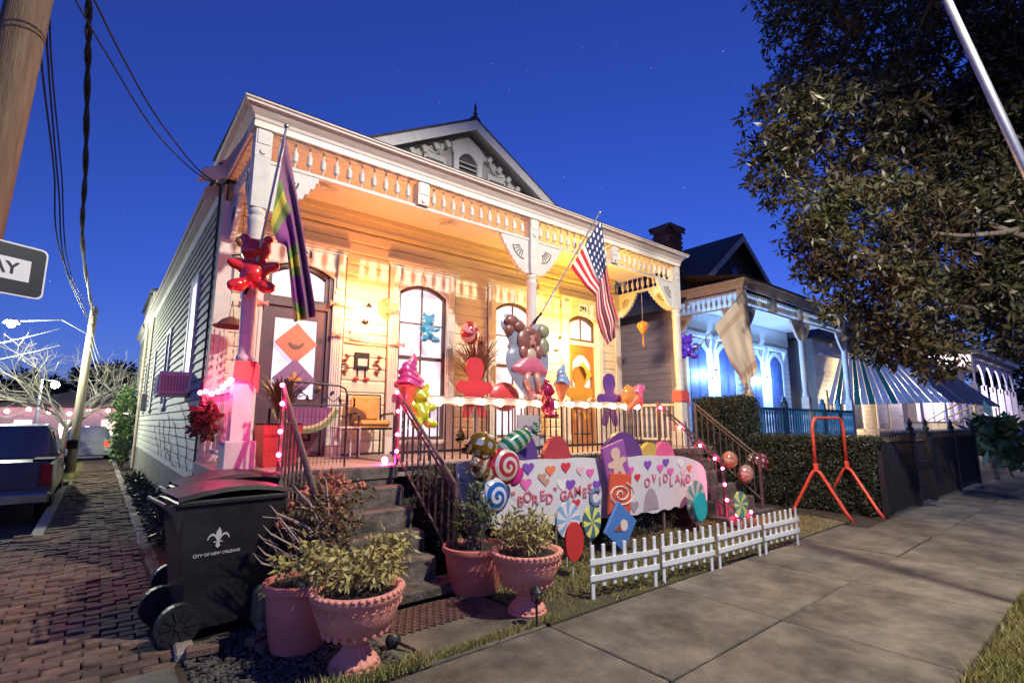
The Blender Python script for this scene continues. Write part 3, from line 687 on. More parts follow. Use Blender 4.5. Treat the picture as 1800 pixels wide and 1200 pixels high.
for k, c in enumerate((13.35, 15.0, 16.75, 18.4)):
    po = [(c-.48, 1.12)]+arch(c, .48, 3.62, .25)+[(c+.48, 1.12)]
    oo = [(c-.62, 1.1)]+arch(c, .62, 3.72, .3)+[(c+.62, 1.1)]
    sr = MB().ring(oo, po, NY-.09, NY-.0301).build('surround', PALE, NB)
    for sgn in (-1, 1):
        xa, xb = sorted((c, c+sgn*.475))
        q = [(xa+.004, 1.13),(xb-.004, 1.13)]; n = 6
        q += [(xb-.004-(xb-xa-.008)*j/n, 3.6+.25*(1-((xb-.004-(xb-xa-.008)*j/n-c)/.48)**2)) for j in range(n+1)]
        s_ = MB().prism(q, NY-.075, NY-.03).build('shutter', SHUT, NB)
        for (z0, z1) in ((1.25, 1.95), (2.05, 3.0), (3.1, 3.55)): MB().box(xa+.06, xb-.06, NY-.083, NY-.0751, z0, z1).build('shutter_panel', SHUT, s_)
    MB().box(c-.7, c+.7, NY-.2, NY-.0305, 4.05, 4.15).build('hood', PALE, sr)
    for sgn in (-1, 1):
        L = [(NY-.031,3.3),(NY-.06,3.35),(NY-.07,3.7),(NY-.16,3.95),(NY-.17,4.049),(NY-.031,4.049)]
        MB().prism(L, c+sgn*.66-.04, c+sgn*.66+.04, 'x').build('console', PALE, sr)
nb('wall_frieze', PALE, (N0+.17, N1, NY-.06, NY-.031, 4.3, 4.85))
nf = nb('porch_floor', WOODF, (N0-.05, N1, 5.85, NY-.035, .95, NZ-.002)); nb('porch_skirt', INT, (N0, N1, 6.0, 6.1, 0, .949))
nc = nb('porch_ceiling', CEIL, (N0+.02, N1, 6.1, NY-.001, 4.86, 4.92))
NP = [12.52, 16.0, 19.45]; NPY = 6.1
for x in NP:
    p = nb('post', TRIM2, (x-.1, x+.1, NPY-.1, NPY+.1, NZ, 2.3)); piece('shaft', shaft_me, p, (x, NPY, 2.301)); MB().box(x-.085, x+.085, NPY-.085, NPY+.085, 4.132, 4.52).build('post_block', TRIM2, p)
q = nb('frieze_rail', TRIM2, (NP[0], NP[2], NPY-.035, NPY+.035, 4.52, 4.56), (NP[0], NP[2], NPY-.035, NPY+.035, 4.88, 4.92))
sp2 = MB().lathe(SPIN, n=8).mesh('spindle', TRIM2, 'auto')
for x in (12.52, 14.25, 16.0, 17.75, 19.45): nb('frieze_block', TRIM2, (x-.086, x+.086, NPY-.086, NPY+.086, 4.561, 5.0))
for i in range(4):
    for k in range(13): piece('spindle', sp2, q, (12.52+1.735*i+.12+1.5*(k+.5)/13, NPY, 4.553))
q = nb('end_frieze_rail', TRIM2, (NP[0]-.035, NP[0]+.035, NPY+.09, NY-.03, 4.5, 4.54), (NP[0]-.035, NP[0]+.035, NPY+.09, NY-.03, 4.88, 4.92))
for k in range(11): piece('spindle', sp2, q, (NP[0], NPY+.16+1.65*(k+.5)/11, 4.545))
for x in NP:
    if x < 19: bracket(x+.09, 4.515, 1, NB, NPY-.03, NPY+.03, mat=TRIM2)
    if x > 13: bracket(x-.09, 4.515, -1, NB, NPY-.03, NPY+.03, mat=TRIM2)
bracket(NPY+.09, 4.495, 1, NB, NP[0]-.03, NP[0]+.03, .8, 'x', TRIM2); bracket(NY-.03, 4.495, -1, NB, NP[0]-.03, NP[0]+.03, .8, 'x', TRIM2)
vs = []; fs = []
def cp2(o, z): return [(NP[0]-.09-o, NY-.03, z), (NP[0]-.09-o, NPY-.09-o, z), (NP[2]+.09+o, NPY-.09-o, z), (NP[2]+.09+o, NY-.03, z)]
for (o, z) in prof: vs += cp2(o, z-.01)
for i in range(len(prof)-1):
    for k in range(3): fs.append((i*4+k, i*4+k+1, i*4+4+k+1, i*4+4+k))
MB().add(vs, fs).build('cornice', TRIM2, NB)
MB().add([(NP[0]-.3,NPY-.3,5.22),(NP[2]+.3,NPY-.3,5.22),(NP[2]+.3,8.2,5.72),(NP[0]-.3,8.2,5.72)], [(0,1,2,3)]).build('porch_roofing', M('brown shingle', (.12,.085,.07), .9, .3, 12, .5), NB)
NXC, NGA, NSL = 16.0, 7.7, .76
def nz_(x): return NGA-NSL*abs(x-NXC)
rf = MB()
for (xa, xb) in ((N0-.35, NXC), (NXC, N1+.35)):
    rf.add([(xa,7.6,nz_(xa)),(xb,7.6,nz_(xb)),(xb,26,nz_(xb)),(xa,26,nz_(xa)),(xa,7.6,nz_(xa)+.07),(xb,7.6,nz_(xb)+.07),(xb,26,nz_(xb)+.07),(xa,26,nz_(xa)+.07)],
           [(0,3,2,1),(4,5,6,7),(0,1,5,4),(1,2,6,5),(2,3,7,6),(3,0,4,7)])
nroof = rf.build('roof', DARK, NB)
MB().prism([(N0+.3,5.2),(N1-.3,5.2),(NXC,NGA-.04)], NY, NY+.05).build('gable_wall', M('gable fishscale', (.17,.15,.13), .8, .3, 10, .5), NB)
for sgn in (-1, 1): MB().prism([(NXC, NGA),(NXC+sgn*3.7, NGA-NSL*3.7),(NXC+sgn*3.7, NGA-NSL*3.7-.22),(NXC, NGA-.22)], 7.57, 7.599).build('bargeboard', TRIM2, NB)
for r_ in range(7):                               # fish-scale rows
    z = 5.7+r_*.2; hw = (NGA-.25-z)/NSL-.15; n = max(1, int(hw*2/.24)); m = MB()
    for k in range(n):
        xc = NXC-hw+(k+.5)*2*hw/n; m.prism([(xc-.11,z+.2),(xc-.11,z+.07),(xc-.06,z),(xc+.06,z),(xc+.11,z+.07),(xc+.11,z+.2)], NY-.02-.001*r_, NY-.002)
    m.build('scale_course', MATS['gable fishscale'], NB)
MB().prism([(NXC-.22,6.0)]+arch(NXC,.22,6.5,.2)+[(NXC+.22,6.0)], NY-.06, NY-.03).build('gable_window', NIGHTG, NB)
# chimney of single bricks laid in courses
CHB = M('chimney brick', (.22,.10,.065), .85, .35, 8, .5, pervar=.25)
ch = MB().box(13.3, 13.95, 8.6, 9.2, 5.2, 7.62).build('chimney', M('mortar', (.16,.14,.12), .9), nroof)
cb = MB().bbox(-.1, .1, -.015, .015, 0, .066, .005).mesh('brick', CHB); cb2 = MB().bbox(-.015, .015, -.1, .1, 0, .066, .005).mesh('brick', CHB)
rest = MB()
for r_ in range(29):
    z = 5.45+r_*.076; e = .05*max(0, min(2, r_-25)); off = .05 if r_ % 2 else -.05
    for k in range(3):
        piece('brick', cb, ch, (13.41+k*.215+off, 8.59-e, z)); piece('brick', cb2, ch, (13.29-e, 8.69+k*.205+off, z))
MB().box(13.2, 14.05, 8.5, 9.3, 7.63, 7.72).build('chimney_cap', CONC, ch)
# neighbour lamps
def wall_lamp(x, y, z, label, col, energy, grp, scale=1.0, em=60, emcol=None):
    t = thing('wall_lamp', label, 'lamp', (x, y, z), group=grp)
    MB().lathe([(.05,0),(.06,.02),(.05,.06)], (x, y-.01, z-.16), 10).tube([(x,y-.0,z-.12),(x,y-.08,z-.17),(x,y-.12,z-.10)], .012).build('bracket', IRON, t)
    MB().lathe([(.02,0),(.05,.01),(.062,.05),(.055,.1),(.03,.14)], (x, y-.13, z-.09), 12).build('globe', EM('lamp glow '+label, emcol or col, em), t)
    MB().lathe([(.07,0),(.03,.06),(.012,.09)], (x, y-.13, z+.055), 12).build('cap', IRON, t)
    lamp('lamp_light', (x, y-.55, z-.02), energy, col, .10, t)
    return t
BLUEW = (.22,.44,1.0)
wall_lamp(14.2, NY-.03, 3.02, 'blue white carriage lamp on pale siding behind the beige flag', BLUEW, 190, 'blue porch lamps', em=90, emcol=(.8,.9,1))
wall_lamp(17.55, NY-.03, 3.0, 'blue white carriage lamp between two dark arched shutters', BLUEW, 190, 'blue porch lamps', em=90, emcol=(.8,.9,1))
# neighbour balustrade
TEAL = M('teal painted rail', (.06,.20,.24), .5, .2, 9)
bal2 = MB().lathe([(.03,0),(.03,.1),(.018,.14),(.028,.35),(.018,.56),(.03,.6),(.03,.7)], n=8).mesh('baluster', TEAL, 'auto')
nr = thing('porch_balustrade', 'teal turned balustrade of the blue lit porch above the hedge', 'railing', (15.5, 6.0, NZ))
MB().box(12.65, 19.4, 5.99, 6.05, 1.9, 1.96).build('top_rail', TEAL, nr); MB().box(12.65, 19.4, 5.99, 6.05, 1.15, 1.2).build('bottom_rail', TEAL, nr)
for k in range(44): piece('baluster', bal2, nr, (12.8+k*.152, 6.02, 1.2))
for x in (14.3, 16.9, 18.2):
    MB().box(x-.07, x+.07, 5.95, 6.09, NZ, 2.1).lathe([(.06,0),(.09,.03),(.05,.07),(.06,.12),(.02,.17)], (x,6.02,2.1), 10).build('newel', TEAL, nr)
# ---- awning house
H3 = thing('awning_house', 'cream cottage behind a wide green and white striped metal awning', 'house', (27, 8, 0))
def h3(name, mat, *b, parent=H3):
    m = MB()
    for q in b: m.box(*q)
    return m.build(name, mat, parent)
CRM = M('cottage cream wall', (.66,.58,.46), .6, .1, 5, .1, pervar=.05)
h3('wall', CRM, (22.6, 34, 8.2, 22, 0, 5.0))
for i in range(14): h3('siding_board', CRM, (22.55, 34, 8.17, 8.199, .9+i*.2, .9+i*.2+.185))
MB().prism([(22.2,5.0),(34.4,5.0),(28.3,7.4)], 7.9, 22).build('roof', DARK, H3)
AWB = M('awning white enamel', (.66,.72,.78), .45, .12, 6, .1); AWG = M('awning green enamel', (.03,.26,.22), .45, .1, 6, .1); AWU = M('awning shaded face', (.24,.20,.17), .6, .2, 5, .1)  # AWU puts the shade on the front slope into the slat colour
aw = h3('awning', TRIM, (23.0, 33.0, 8.0, 8.16, 4.3, 4.4))
A0, A1, AT = 4.15, 2.25, 4.45                       # front edge y, low z, high z
n = 16
for k in range(n):                                 # left side slats, fanning over the hip to the corner
    def P(t): return (23.0, A0+(8.0-A0)*t, A1)
    def T(t): return (25.0, 6.2+(8.0-6.2)*t, AT)
    a, b = P(k/n+.004), P((k+1)/n-.004); c, d = T((k+1)/n-.004), T(k/n+.004); dz = .025*(k % 2)
    MB().add([a,b,c,d,(a[0]-.03,a[1],a[2]+dz+.02),(b[0]-.03,b[1],b[2]+dz+.02),(c[0]-.03,c[1],c[2]+dz+.02),(d[0]-.03,d[1],d[2]+dz+.02)], [(0,1,2,3),(4,7,6,5),(0,4,5,1),(1,5,6,2),(2,6,7,3),(3,7,4,0)]).build('awning_slat', AWG if k in (6,9,11,14) else AWB, aw)
n = 22
for k in range(n):
    x0_, x1_ = 23.0+10*k/n, 23.0+10*(k+1)/n-.02; u0, u1 = 25.0+7*k/n, 25.0+7*(k+1)/n-.02; dz = .03*(k % 2)
    MB().add([(x0_,A0,A1+dz),(x1_,A0,A1+dz),(u1,6.2,AT+dz),(u0,6.2,AT+dz),(x0_,A0-.02,A1+dz+.03),(x1_,A0-.02,A1+dz+.03),(u1,6.18,AT+dz+.03),(u0,6.18,AT+dz+.03)], [(0,3,2,1),(4,5,6,7),(0,1,5,4),(1,2,6,5),(2,3,7,6),(3,0,4,7)]).build('awning_slat', AWU, aw)
h3('awning_top', AWU, (25.0, 32.0, 6.2, 8.1, AT+.06, AT+.1), parent=aw)
for (a, b) in (((23.1,4.3,2.25),(23.1,4.3,0)),((28,4.3,2.25),(28,4.3,0)),((32.9,4.3,2.25),(32.9,4.3,0)),((23.2,7.9,2.3),(23.2,7.9,0)),((25.5,4.35,2.3),(26.8,6.8,.9)),((29,4.35,2.3),(27.2,6.8,.9)),((31.5,4.35,2.3),(29.6,6.6,.9))):
    MB().tube([a,b], .035, 8).build('awning_prop', TRIM2, aw)
h3('porch_floor', WOODF, (23, 33, 5.5, 8.16, 0, .85))
h3('window', NIGHTG, (25.2,27.6,8.14,8.169,1.3,2.9)); h3('window', NIGHTG, (29.5,31.5,8.14,8.169,1.3,2.9)); h3('door', M('brown far door', (.25,.14,.08), .5), (23.6,24.5,8.13,8.169,.86,2.9))
for x in (25.2, 27.6, 29.5, 31.5): h3('shutter_trim', TRIM, (x-.06,x+.06,8.1,8.139,1.25,2.95))
far_bal = MB().box(-.02,.02,-.02,.02,0,.7).mesh('baluster', TRIM)
p3 = h3('porch_rail', TRIM, (23.2,33,5.55,5.6,1.55,1.6), (23.2,33,5.55,5.6,.95,1.0))
for k in range(60): piece('baluster', far_bal, p3, (23.3+k*.162, 5.575, .9))
t = thing('porch_lamp', 'warm bare lamp under the striped awning', 'lamp', (26.2, 7.8, 2.9)); MB().lathe([(.03,0),(.09,.05),(.1,.1),(.04,.16)], (26.2,7.8,2.85), 10).build('globe', EM('awning lamp', (1,.8,.5), 30), t); MB().box(26.15,26.25,7.76,8.15,3.011,3.05).build('bracket', IRON, t); lamp('lamp_light', (26.2,7.3,2.8), 330, (1,.78,.5), .08, t)
# ---- far bright house
H4 = thing('arcaded_house', 'pale far house with lacy arched porch and violet white lights', 'house', (42, 8, 0))
def h4(name, mat, *b, parent=H4):
    m = MB()
    for q in b: m.box(*q)
    return m.build(name, mat, parent)
WH4 = M('far white paint', (.72,.68,.70), .6, .1, 4, .1)
h4('wall', WH4, (36, 50, 8, 20, 0, 6)); MB().prism([(35.5,6.0),(50.5,6.0),(43,9.2)], 7.4, 20).build('roof', DARK, H4)
h4('porch_floor', WOODF, (36, 50, 5.4, 7.99, 0, 1.0)); h4('porch_roof', TRIM2, (35.8, 50, 5.0, 7.99, 5.2, 5.5))
for k in range(6):
    x = 36.2+k*2.6; h4('column', WH4, (x-.12,x+.12,5.3,5.54,1.001,3.6))
    if k < 5:
        po = [(x+.12,3.3)]+[(x+1.3-1.18*math.cos(PI*j/12), 3.6+1.1*math.sin(PI*j/12)) for j in range(13)]+[(x+2.48,3.3),(x+2.6,3.3),(x+2.6,5.19),(x,5.19),(x,3.3)]
        MB().prism(po, 5.36, 5.44).build('arch', WH4, H4)
        m = MB()
        for j in range(6): m.lathe([(.22,-.02),(.26,0),(.22,.02)], (x+.45+j*.33, 5.34, 4.92), 10)
        m.build('lacework', WH4, H4)
        s_ = h4('shutter', M('far blue shutter', (.12,.13,.26), .5), (x+.7,x+1.9,7.9,7.99,1.05,4.0))
        for j in range(7): h4('shutter_slat', WH4, (x+.74+j*.165,x+.80+j*.165,7.87,7.899,1.1,3.9), parent=s_)
for (x, lb) in ((38.2, 'violet white lamp beside the leftmost far arch'), (41.0, 'violet white lamp over the second far arch')):
    t = thing('porch_lamp', lb, 'lamp', (x, 7.7, 3.3)); MB().lathe([(.05,0),(.14,.08),(.14,.2),(.05,.3)], (x,7.75,3.2), 10).build('globe', EM('far lamp', (.95,.9,1), 60), t); MB().box(x-.05,x+.05,7.72,7.899,3.51,3.56).build('bracket', IRON, t); lamp('lamp_light', (x,7.0,3.3), 380, (.85,.75,1), .1, t)
# ================================================================== fence, hedge, frame
IRF = thing('iron_fence', 'dark iron picket fence with finial posts and sheet metal backing', 'fence', (14, 2.9, 0))
GATEX = (12.5, 13.65)
iron_post = MB().box(-.06,.06,-.06,.06,0,1.32).lathe([(.08,1.32),(.09,1.36),(.04,1.4),(.07,1.46),(.03,1.52),(.05,1.56),(.006,1.68)], n=8).mesh('post', IRON)
for x in (12.5, 13.65, 15.9, 18.2): piece('post', iron_post, IRF, (x, 2.92, 0))
MB().box(10.55,10.63,2.9,2.98,0,1.1).build('post', IRON, IRF)
pk = MB().box(-.009,.009,-.009,.009,.04,1.36).lathe([(.02,1.36),(.012,1.40),(.0015,1.46)], n=4).mesh('picket', IRON)
for k in range(20): piece('picket', pk, IRF, (10.68+k*.092, 2.92, 0))
for k in range(46): piece('picket', pk, IRF, (13.78+k*.098, 2.92, -.02))
for (x0, x1) in ((10.64,12.44),(13.71,18.2)):
    for z in (.14, .95, 1.22): MB().box(x0,x1,2.93-.012+.013,2.945,z-.015,z+.015).build('rail', IRON, IRF)
m = MB().box(13.72,18.1,2.955,2.965,.16,1.27).build('sheet_backing', M('dark metal sheet', (.10,.095,.12), .35, .25, 4, .1, metal=.4), IRF)
for k in range(9): MB().box(13.72+k*.55,13.75+k*.55,2.948,2.9545,.16,1.27).build('sheet_rib', IRON, m)
GT = thing('iron_gate', 'narrow dark iron gate with spear pickets between two finial posts', 'gate', (13.07, 2.9, 0))
for z in (.2, .7, 1.2): MB().box(12.58,13.57,2.925,2.94,z-.018,z+.018).build('rail', IRON, GT)
for k in range(9): piece('picket', pk, GT, (12.63+k*.112, 2.91, .02))
m = MB()
for k in range(6): m.tube([(12.7+k*.16+.05*math.cos(a*PI/6), 2.9, .82+.05*math.sin(a*PI/6)) for a in range(13)], .008, 5)
tag(m.build('scrollwork', IRON, GT), kind='stuff')
LEAFH = M('hedge leaf', (.065,.080,.040), .55, .5, 3, pervar=.1, col2=(.025,.035,.018))
def hedge(name, label, x0, x1, y0, y1, z1, n, parentgrp='clipped hedges', L=.05):
    t = thing(name, label, 'hedge', ((x0+x1)/2,(y0+y1)/2,0), group=parentgrp)
    MB().box(x0+.06,x1-.06,y0+.06,y1-.06,0,z1-.06).build('twig_core', SOIL, t)
    # leaves over the faces
    A = [((y1-y0)*z1,0),((y1-y0)*z1,1),((x1-x0)*z1,2),((x1-x0)*z1,3),((x1-x0)*(y1-y0),4)]; tot = sum(a for a,_ in A); C = []
    for a, f in A:
        k = int(n*a/tot); u = rng.random((k,2)); j = rng.normal(0,.022,(k,1))[:,0]
        if f < 2: P = np.stack([np.full(k,(x0,x1)[f])+j, y0+(y1-y0)*u[:,0], z1*u[:,1]],1)
        elif f < 4: P = np.stack([x0+(x1-x0)*u[:,0], np.full(k,(y0,y1)[f-2])+j, z1*u[:,1]],1)
        else: P = np.stack([x0+(x1-x0)*u[:,0], y0+(y1-y0)*u[:,1], np.full(k,z1)+j],1)
        C.append(P)
    V, Q = leaves(np.concatenate(C), 3, L, L*.5, .03)
    V -= np.array([(x0+x1)/2,(y0+y1)/2,0]); o = bpy.data.objects.new('foliage', npmesh('foliage', V, Q, LEAFH)); COL.objects.link(o); o.parent = t; ORG[o.name] = org(t)
    return t
hedge('hedge', 'low clipped dark hedge behind the red pipe frame', 10.55, 11.15, 3.02, 5.2, 1.28, 9000)
hedge('hedge', 'taller block of hedge beside the porch corner', 10.5, 11.4, 5.35, 6.4, 2.1, 7000)
hedge('hedge', 'low box hedge running under the porch railing behind the white banner', 2.95, 7.75, 4.66, 5.55, 1.04, 9000, L=.035)
# red A-shaped pipe frame
RED = M('red painted pipe', (.72,.09,.05), .4, .2, 8, .1)
fr = thing('pipe_frame', 'red painted steel pipe stand with two A shaped legs and a crossbar', 'frame', (9.95, 3.5, 0))
L1 = [onz(1390,905,0), onz(1500,920,0)]; L2 = [onz(1447,893,0), onz(1554,913,0)]
apx = []
for lg, (jx, jy) in ((L1, (1430,830)), (L2, (1487,825))):
    a, b = lg; mid = (a+b)/2; j = Vector((mid.x, mid.y, .86)); top = Vector((mid.x, mid.y, 1.66)); apx.append(top)
    pts = []
    for k in range(17):
        s_ = k/16; z = .84*(1-abs(2*s_-1)**3.0)**.55 if 0 < s_ < 1 else 0
        e = 1.0
        pts.append(Vector((a.x+(b.x-a.x)*s_, a.y+(b.y-a.y)*s_, .0)))
    def lp(s_):  # straight legs rounded at the top
        d = abs(2*s_-1); h = .86*(1-d) if d > .22 else .86*(1-.22)+.86*.13*(1-(d/.22)**2)
        return Vector((a.x+(b.x-a.x)*s_, a.y+(b.y-a.y)*s_, max(h, .02)))
    ss = [0,.1,.2,.3,.36,.39,.42,.45,.48,.5,.52,.55,.58,.61,.64,.7,.8,.9,1]
    MB().tube([lp(s_) for s_ in ss], .026, 10).build('a_leg', RED, fr, True)
    MB().lathe([(.032,0),(.036,.01),(.036,.12),(.032,.13)], (mid.x, mid.y, .77), 10).build('socket', RED, fr)
a, b = apx
MB().tube([(a.x,a.y,.85),(a.x,a.y,1.5),a+(b-a)*.04-Vector((0,0,.06)),a+(b-a)*.12,a+(b-a)*.5,a+(b-a)*.88,a+(b-a)*.96-Vector((0,0,.06)),(b.x,b.y,1.5),(b.x,b.y,.85)], .025, 10).build('hoop', RED, fr, True)
# ================================================================== porch railings
MESHW = M('galvanised mesh', (.30,.27,.25), .5, .1, metal=.5)
rl = thing('porch_railing', 'iron front porch railing with pale top board, wire mesh and white string bulbs', 'railing', (5.35, 5.9, ZP))
MB().bbox(2.84, 7.92, 5.875, 5.93, 1.83, 1.94, .012).build('top_board', M('pale rail board', (.62,.50,.45), .5, .1, 6), rl)
MB().box(2.84, 7.92, 5.885, 5.915, 1.2, 1.235).build('bottom_rail', IRON, rl)
bi = MB().box(-.008,.008,-.008,.008,1.1,1.83).mesh('baluster', IRON)
for k in range(42): piece('baluster', bi, rl, (2.9+k*.121, 5.9, 0))
m = MB()
for k in range(20): m.box(2.86, 7.9, 5.921, 5.923, 1.12+k*.035, 1.122+k*.035)
for k in range(120): m.box(2.87+k*.042, 2.872+k*.042, 5.9235, 5.9255, 1.12, 1.82)
tag(m.build('wire_mesh', MESHW, rl), kind='stuff')
sl_ = thing('bulb_string', 'string of white globe bulbs along the front porch rail', 'string lights', (5.35, 5.85, 1.86))
gl = MB().sphere((0,0,0), .042, 10, 7).mesh('bulb', BULBW, True); capm = MB().lathe([(.014,.03),(.014,.06)], n=8).mesh('socket', CORD)
for k in range(14):
    x = 3.12+k*.355+random.gauss(0,.02); b_ = piece('bulb', gl, sl_, (x, 5.835, 1.86+random.gauss(0,.008))); piece('socket', capm, b_, ORG[b_.name])
MB().tube([(3.0+k*.12, 5.845, 1.925+.01*math.sin(k*2.1)) for k in range(41)], .005, 5).build('cord', CORD, sl_)
def stair_rail(label, x, dx=0.0, y1=4.38):
    t = thing('stair_railing', label, 'railing', (x, 5.0, 0), group='iron stair railings')
    A = Vector((x, 5.58, ZP)); B = Vector((x+dx, y1, .1))
    MB().box(A.x-.018,A.x+.018,A.y-.018,A.y+.018,ZP,1.96).build('newel', RAILB, t); MB().box(B.x-.02,B.x+.02,B.y-.02,B.y+.02,.0,1.0).build('newel', RAILB, t)
    for (z0, z1, r_) in ((1.94, .98, .02), (1.86, .90, .012), (1.22, .24, .014)):
        MB().tube([(A.x,A.y,z0),(B.x,B.y,z1)], r_, 8).build('rail', RAILB, t)
    n = 10
    for k in range(1, n):
        f = k/n; x_, y_ = A.x+(B.x-A.x)*f, A.y+(B.y-A.y)*f; m = MB()
        z0, z1 = 1.22-.98*f, 1.86-.96*f; n2 = 14
        for q in range(4):   # twisted bar
            m.tube([(x_+.008*math.cos(q*PI/2+j*.6), y_+.008*math.sin(q*PI/2+j*.6), z0+(z1-z0)*j/n2) for j in range(n2+1)], .004, 4)
        m.build('baluster', RAILB, t)
    m = MB()
    for k in range(8):
        f = (k+.5)/8; c = Vector((A.x+(B.x-A.x)*f, A.y+(B.y-A.y)*f, 1.90-.96*f)); m.tube([c+Vector((0,.035*math.cos(a*PI/5),.03*math.sin(a*PI/5))) for a in range(11)], .005, 4)
    tag(m.build('scrollwork', RAILB, t), kind='stuff')
    return t
stair_rail('brown twisted iron stair rail beside the bins and the rose bush', 1.47)
stair_rail('brown twisted iron stair rail between the purple door steps and the candy banner', 2.77, .06)
stair_rail('brown twisted iron stair rail at the banner side of the hedge steps', 7.97, -.02)
stair_rail('brown twisted iron stair rail along the clipped hedge', 9.22, .0)
wb = MB().lathe([(.022,0),(.022,.12),(.03,.15),(.018,.2),(.032,.34),(.018,.5),(.03,.54),(.022,.57),(.022,.66)], n=10).mesh('baluster', TRIM, 'auto')
for (x, lb) in ((PX[0], 'white turned side railing at the plant filled end of the porch'), (PX[2], 'cream turned side railing at the hedge end of the porch')):
    t = thing('side_railing', lb, 'railing', (x, 6.8, ZP))
    MB().bbox(x-.045, x+.045, 6.17, YF-.06, 1.92, 1.98, .01).build('top_rail', TRIM, t); MB().bbox(x-.03, x+.03, 6.17, YF-.06, 1.2, 1.25, .008).build('bottom_rail', TRIM, t)
    for k in range(10): piece('baluster', wb, t, (x, 6.27+k*.132, 1.255))
# pink bulbs
def pink_string(label, pts, mat=BULBP, r=.028, grp='pink bulb strings'):
    t = thing('bulb_string', label, 'string lights', pts[0], group=grp)
    me = MB().sphere((0,0,0), r, 10, 7).mesh('bulb', mat, True)
    for p in pts: piece('bulb', me, t, p)
    MB().tube([Vector(p)+Vector((0,.012,.03)) for p in pts], .004, 4).build('cord', CORD, t)
    return t
pink_string('pink bulbs draped over the white side railing among red leaves', [onx(x, y, 1.0) for x, y in ((352,690),(362,687),(372,692),(383,688),(392,680),(400,674),(406,668))])
pink_string('pink bulbs down the stair rail beside the bins', [(1.44,5.54,1.97),(1.44,5.5,1.78),(1.44,5.5,1.5),(1.44,5.5,1.27)], BULBP, .022)
pink_string('pink bulbs down the corner of the purple door steps', [(2.72,5.52,1.94),(2.73,5.5,1.72),(2.73,5.5,1.45),(2.73,5.5,1.26)], BULBP, .02)
pink_string('pink bulbs along the banner side rail of the hedge steps', [(7.93,5.5,1.85),(7.93,5.12,1.5),(7.93,4.75,1.2),(7.93,4.5,1.0)], BULBP, .024)
pink_string('pink bulbs climbing the hedge steps', [(7.94,4.38,.85),(7.94,4.36,.6),(7.94,4.34,.36),(8.0,4.22,.14),(8.5,4.24,.13)], BULBP, .024)
mg = thing('floor_lamp_bulb', 'bright magenta bulb at the edge of the porch floor', 'lamp', onz(676,811,1.13)); piece('bulb', MB().sphere((0,0,.02), .035, 10, 7).mesh('bulb', BULBM, True), mg, ORG[mg.name]); MB().tube([onz(676,811,1.13), onz(640,806,1.105), onz(600,800,1.105)], .006, 5).build('cord', CORD, mg)
# wall lamps of the main house
wall_lamp(3.14, YF-.01, 3.30, 'orange glowing wall lamp between the purple door and the blue bear window', (1,.30,.055), 78, 'warm porch wall lamps', em=70, emcol=(1,.8,.5))
wall_lamp(7.33, YF-.01, 3.22, 'yellow glowing wall lamp beside the oak door', (1,.50,.05), 165, 'warm porch wall lamps', em=70, emcol=(1,.88,.5))
# wire gate at the head of the steps
gt_ = thing('pet_gate', 'black wire gate with arched top and scrolled leaves at the stair head', 'gate', (1.86, 5.72, ZP))
GX0, GX1, GY_ = 1.52, 2.2, 5.72
MB().tube([(GX0,GY_,ZP),(GX0,GY_,1.98),(GX0+.06,GY_,2.03),(GX1-.1,GY_,2.0),(GX1-.03,GY_,1.97),(GX1,GY_,1.88),(GX1,GY_,ZP)], .011, 8).build('frame', IRON, gt_)
MB().tube([(GX0,GY_,1.78),(GX1,GY_,1.78)], .008, 6).build('cross_bar', IRON, gt_)
for k in range(15): MB().box(GX0+.03+k*.043,GX0+.034+k*.043,GY_-.002,GY_+.002,1.13,1.78).build('wire', IRON, gt_)
for z in (1.16,1.33,1.5,1.65): MB().box(GX0,GX1,GY_-.0055,GY_-.0025,z-.002,z+.002).build('wire', IRON, gt_)
MB().tube([(GX0+.1+.5*k/12, GY_, 1.87+.05*math.sin(k*1.1)) for k in range(13)], .006, 5).build('vine', IRON, gt_)
for k in range(6):
    c = Vector((GX0+.14+k*.09, GY_-.004, 1.88+.04*(-1)**k)); a = R(40+k*50)
    MB().prism([(c.x+math.cos(a)*.05, c.z+math.sin(a)*.05),(c.x-math.sin(a)*.022, c.z+math.cos(a)*.022),(c.x-math.cos(a)*.03, c.z-math.sin(a)*.03),(c.x+math.sin(a)*.022, c.z-math.cos(a)*.022)], c.y-.003, c.y+.003).build('leaf', IRON, gt_)
# ================================================================== furniture and plants on the porch
def plant(name, label, C, L, Wd, spread, n, mat, cat='plant', loc=None, group=None, droop=0, stems=0, stem_mat=None, pname='foliage'):
    C = np.asarray(C, float); loc = loc if loc is not None else (C[:,0].mean(), C[:,1].mean(), C[:,2].min())
    t = thing(name, label, cat, loc, group=group); V, Q = leaves(C, n, L, Wd, spread, droop); V = V-np.array(loc)
    o = bpy.data.objects.new(pname, npmesh(pname, V, Q, mat)); COL.objects.link(o); o.parent = t; ORG[o.name] = Vector(loc)
    if stems:
        m = MB(); idx = rng.choice(len(C), min(stems, len(C)), replace=False)
        for i in idx:
            a = Vector(loc)+Vector((random.gauss(0,.04),random.gauss(0,.04),0)); b = Vector(C[i]); q = (a+b)/2+Vector((random.gauss(0,.03),random.gauss(0,.03),.03)); m.tube([a,q,b], [.007,.005,.002], 5)
        m.build('stems', stem_mat or WOODST, t)
    return t
WOODST = M('twig bark', (.20,.14,.11), .8, .3, 20)
GRN = M('mid green leaf', (.12,.15,.05), .5, .5, 4, col2=(.05,.07,.025)); OLIVE = M('olive dry leaf', (.44,.42,.13), .55, .45, 5, col2=(.26,.19,.07))
REDL = M('red brown leaf', (.22,.07,.04), .5, .4, 5, col2=(.10,.05,.025)); RUST = M('rust blossom', (.55,.16,.09), .55, .3, 6, col2=(.32,.10,.06))
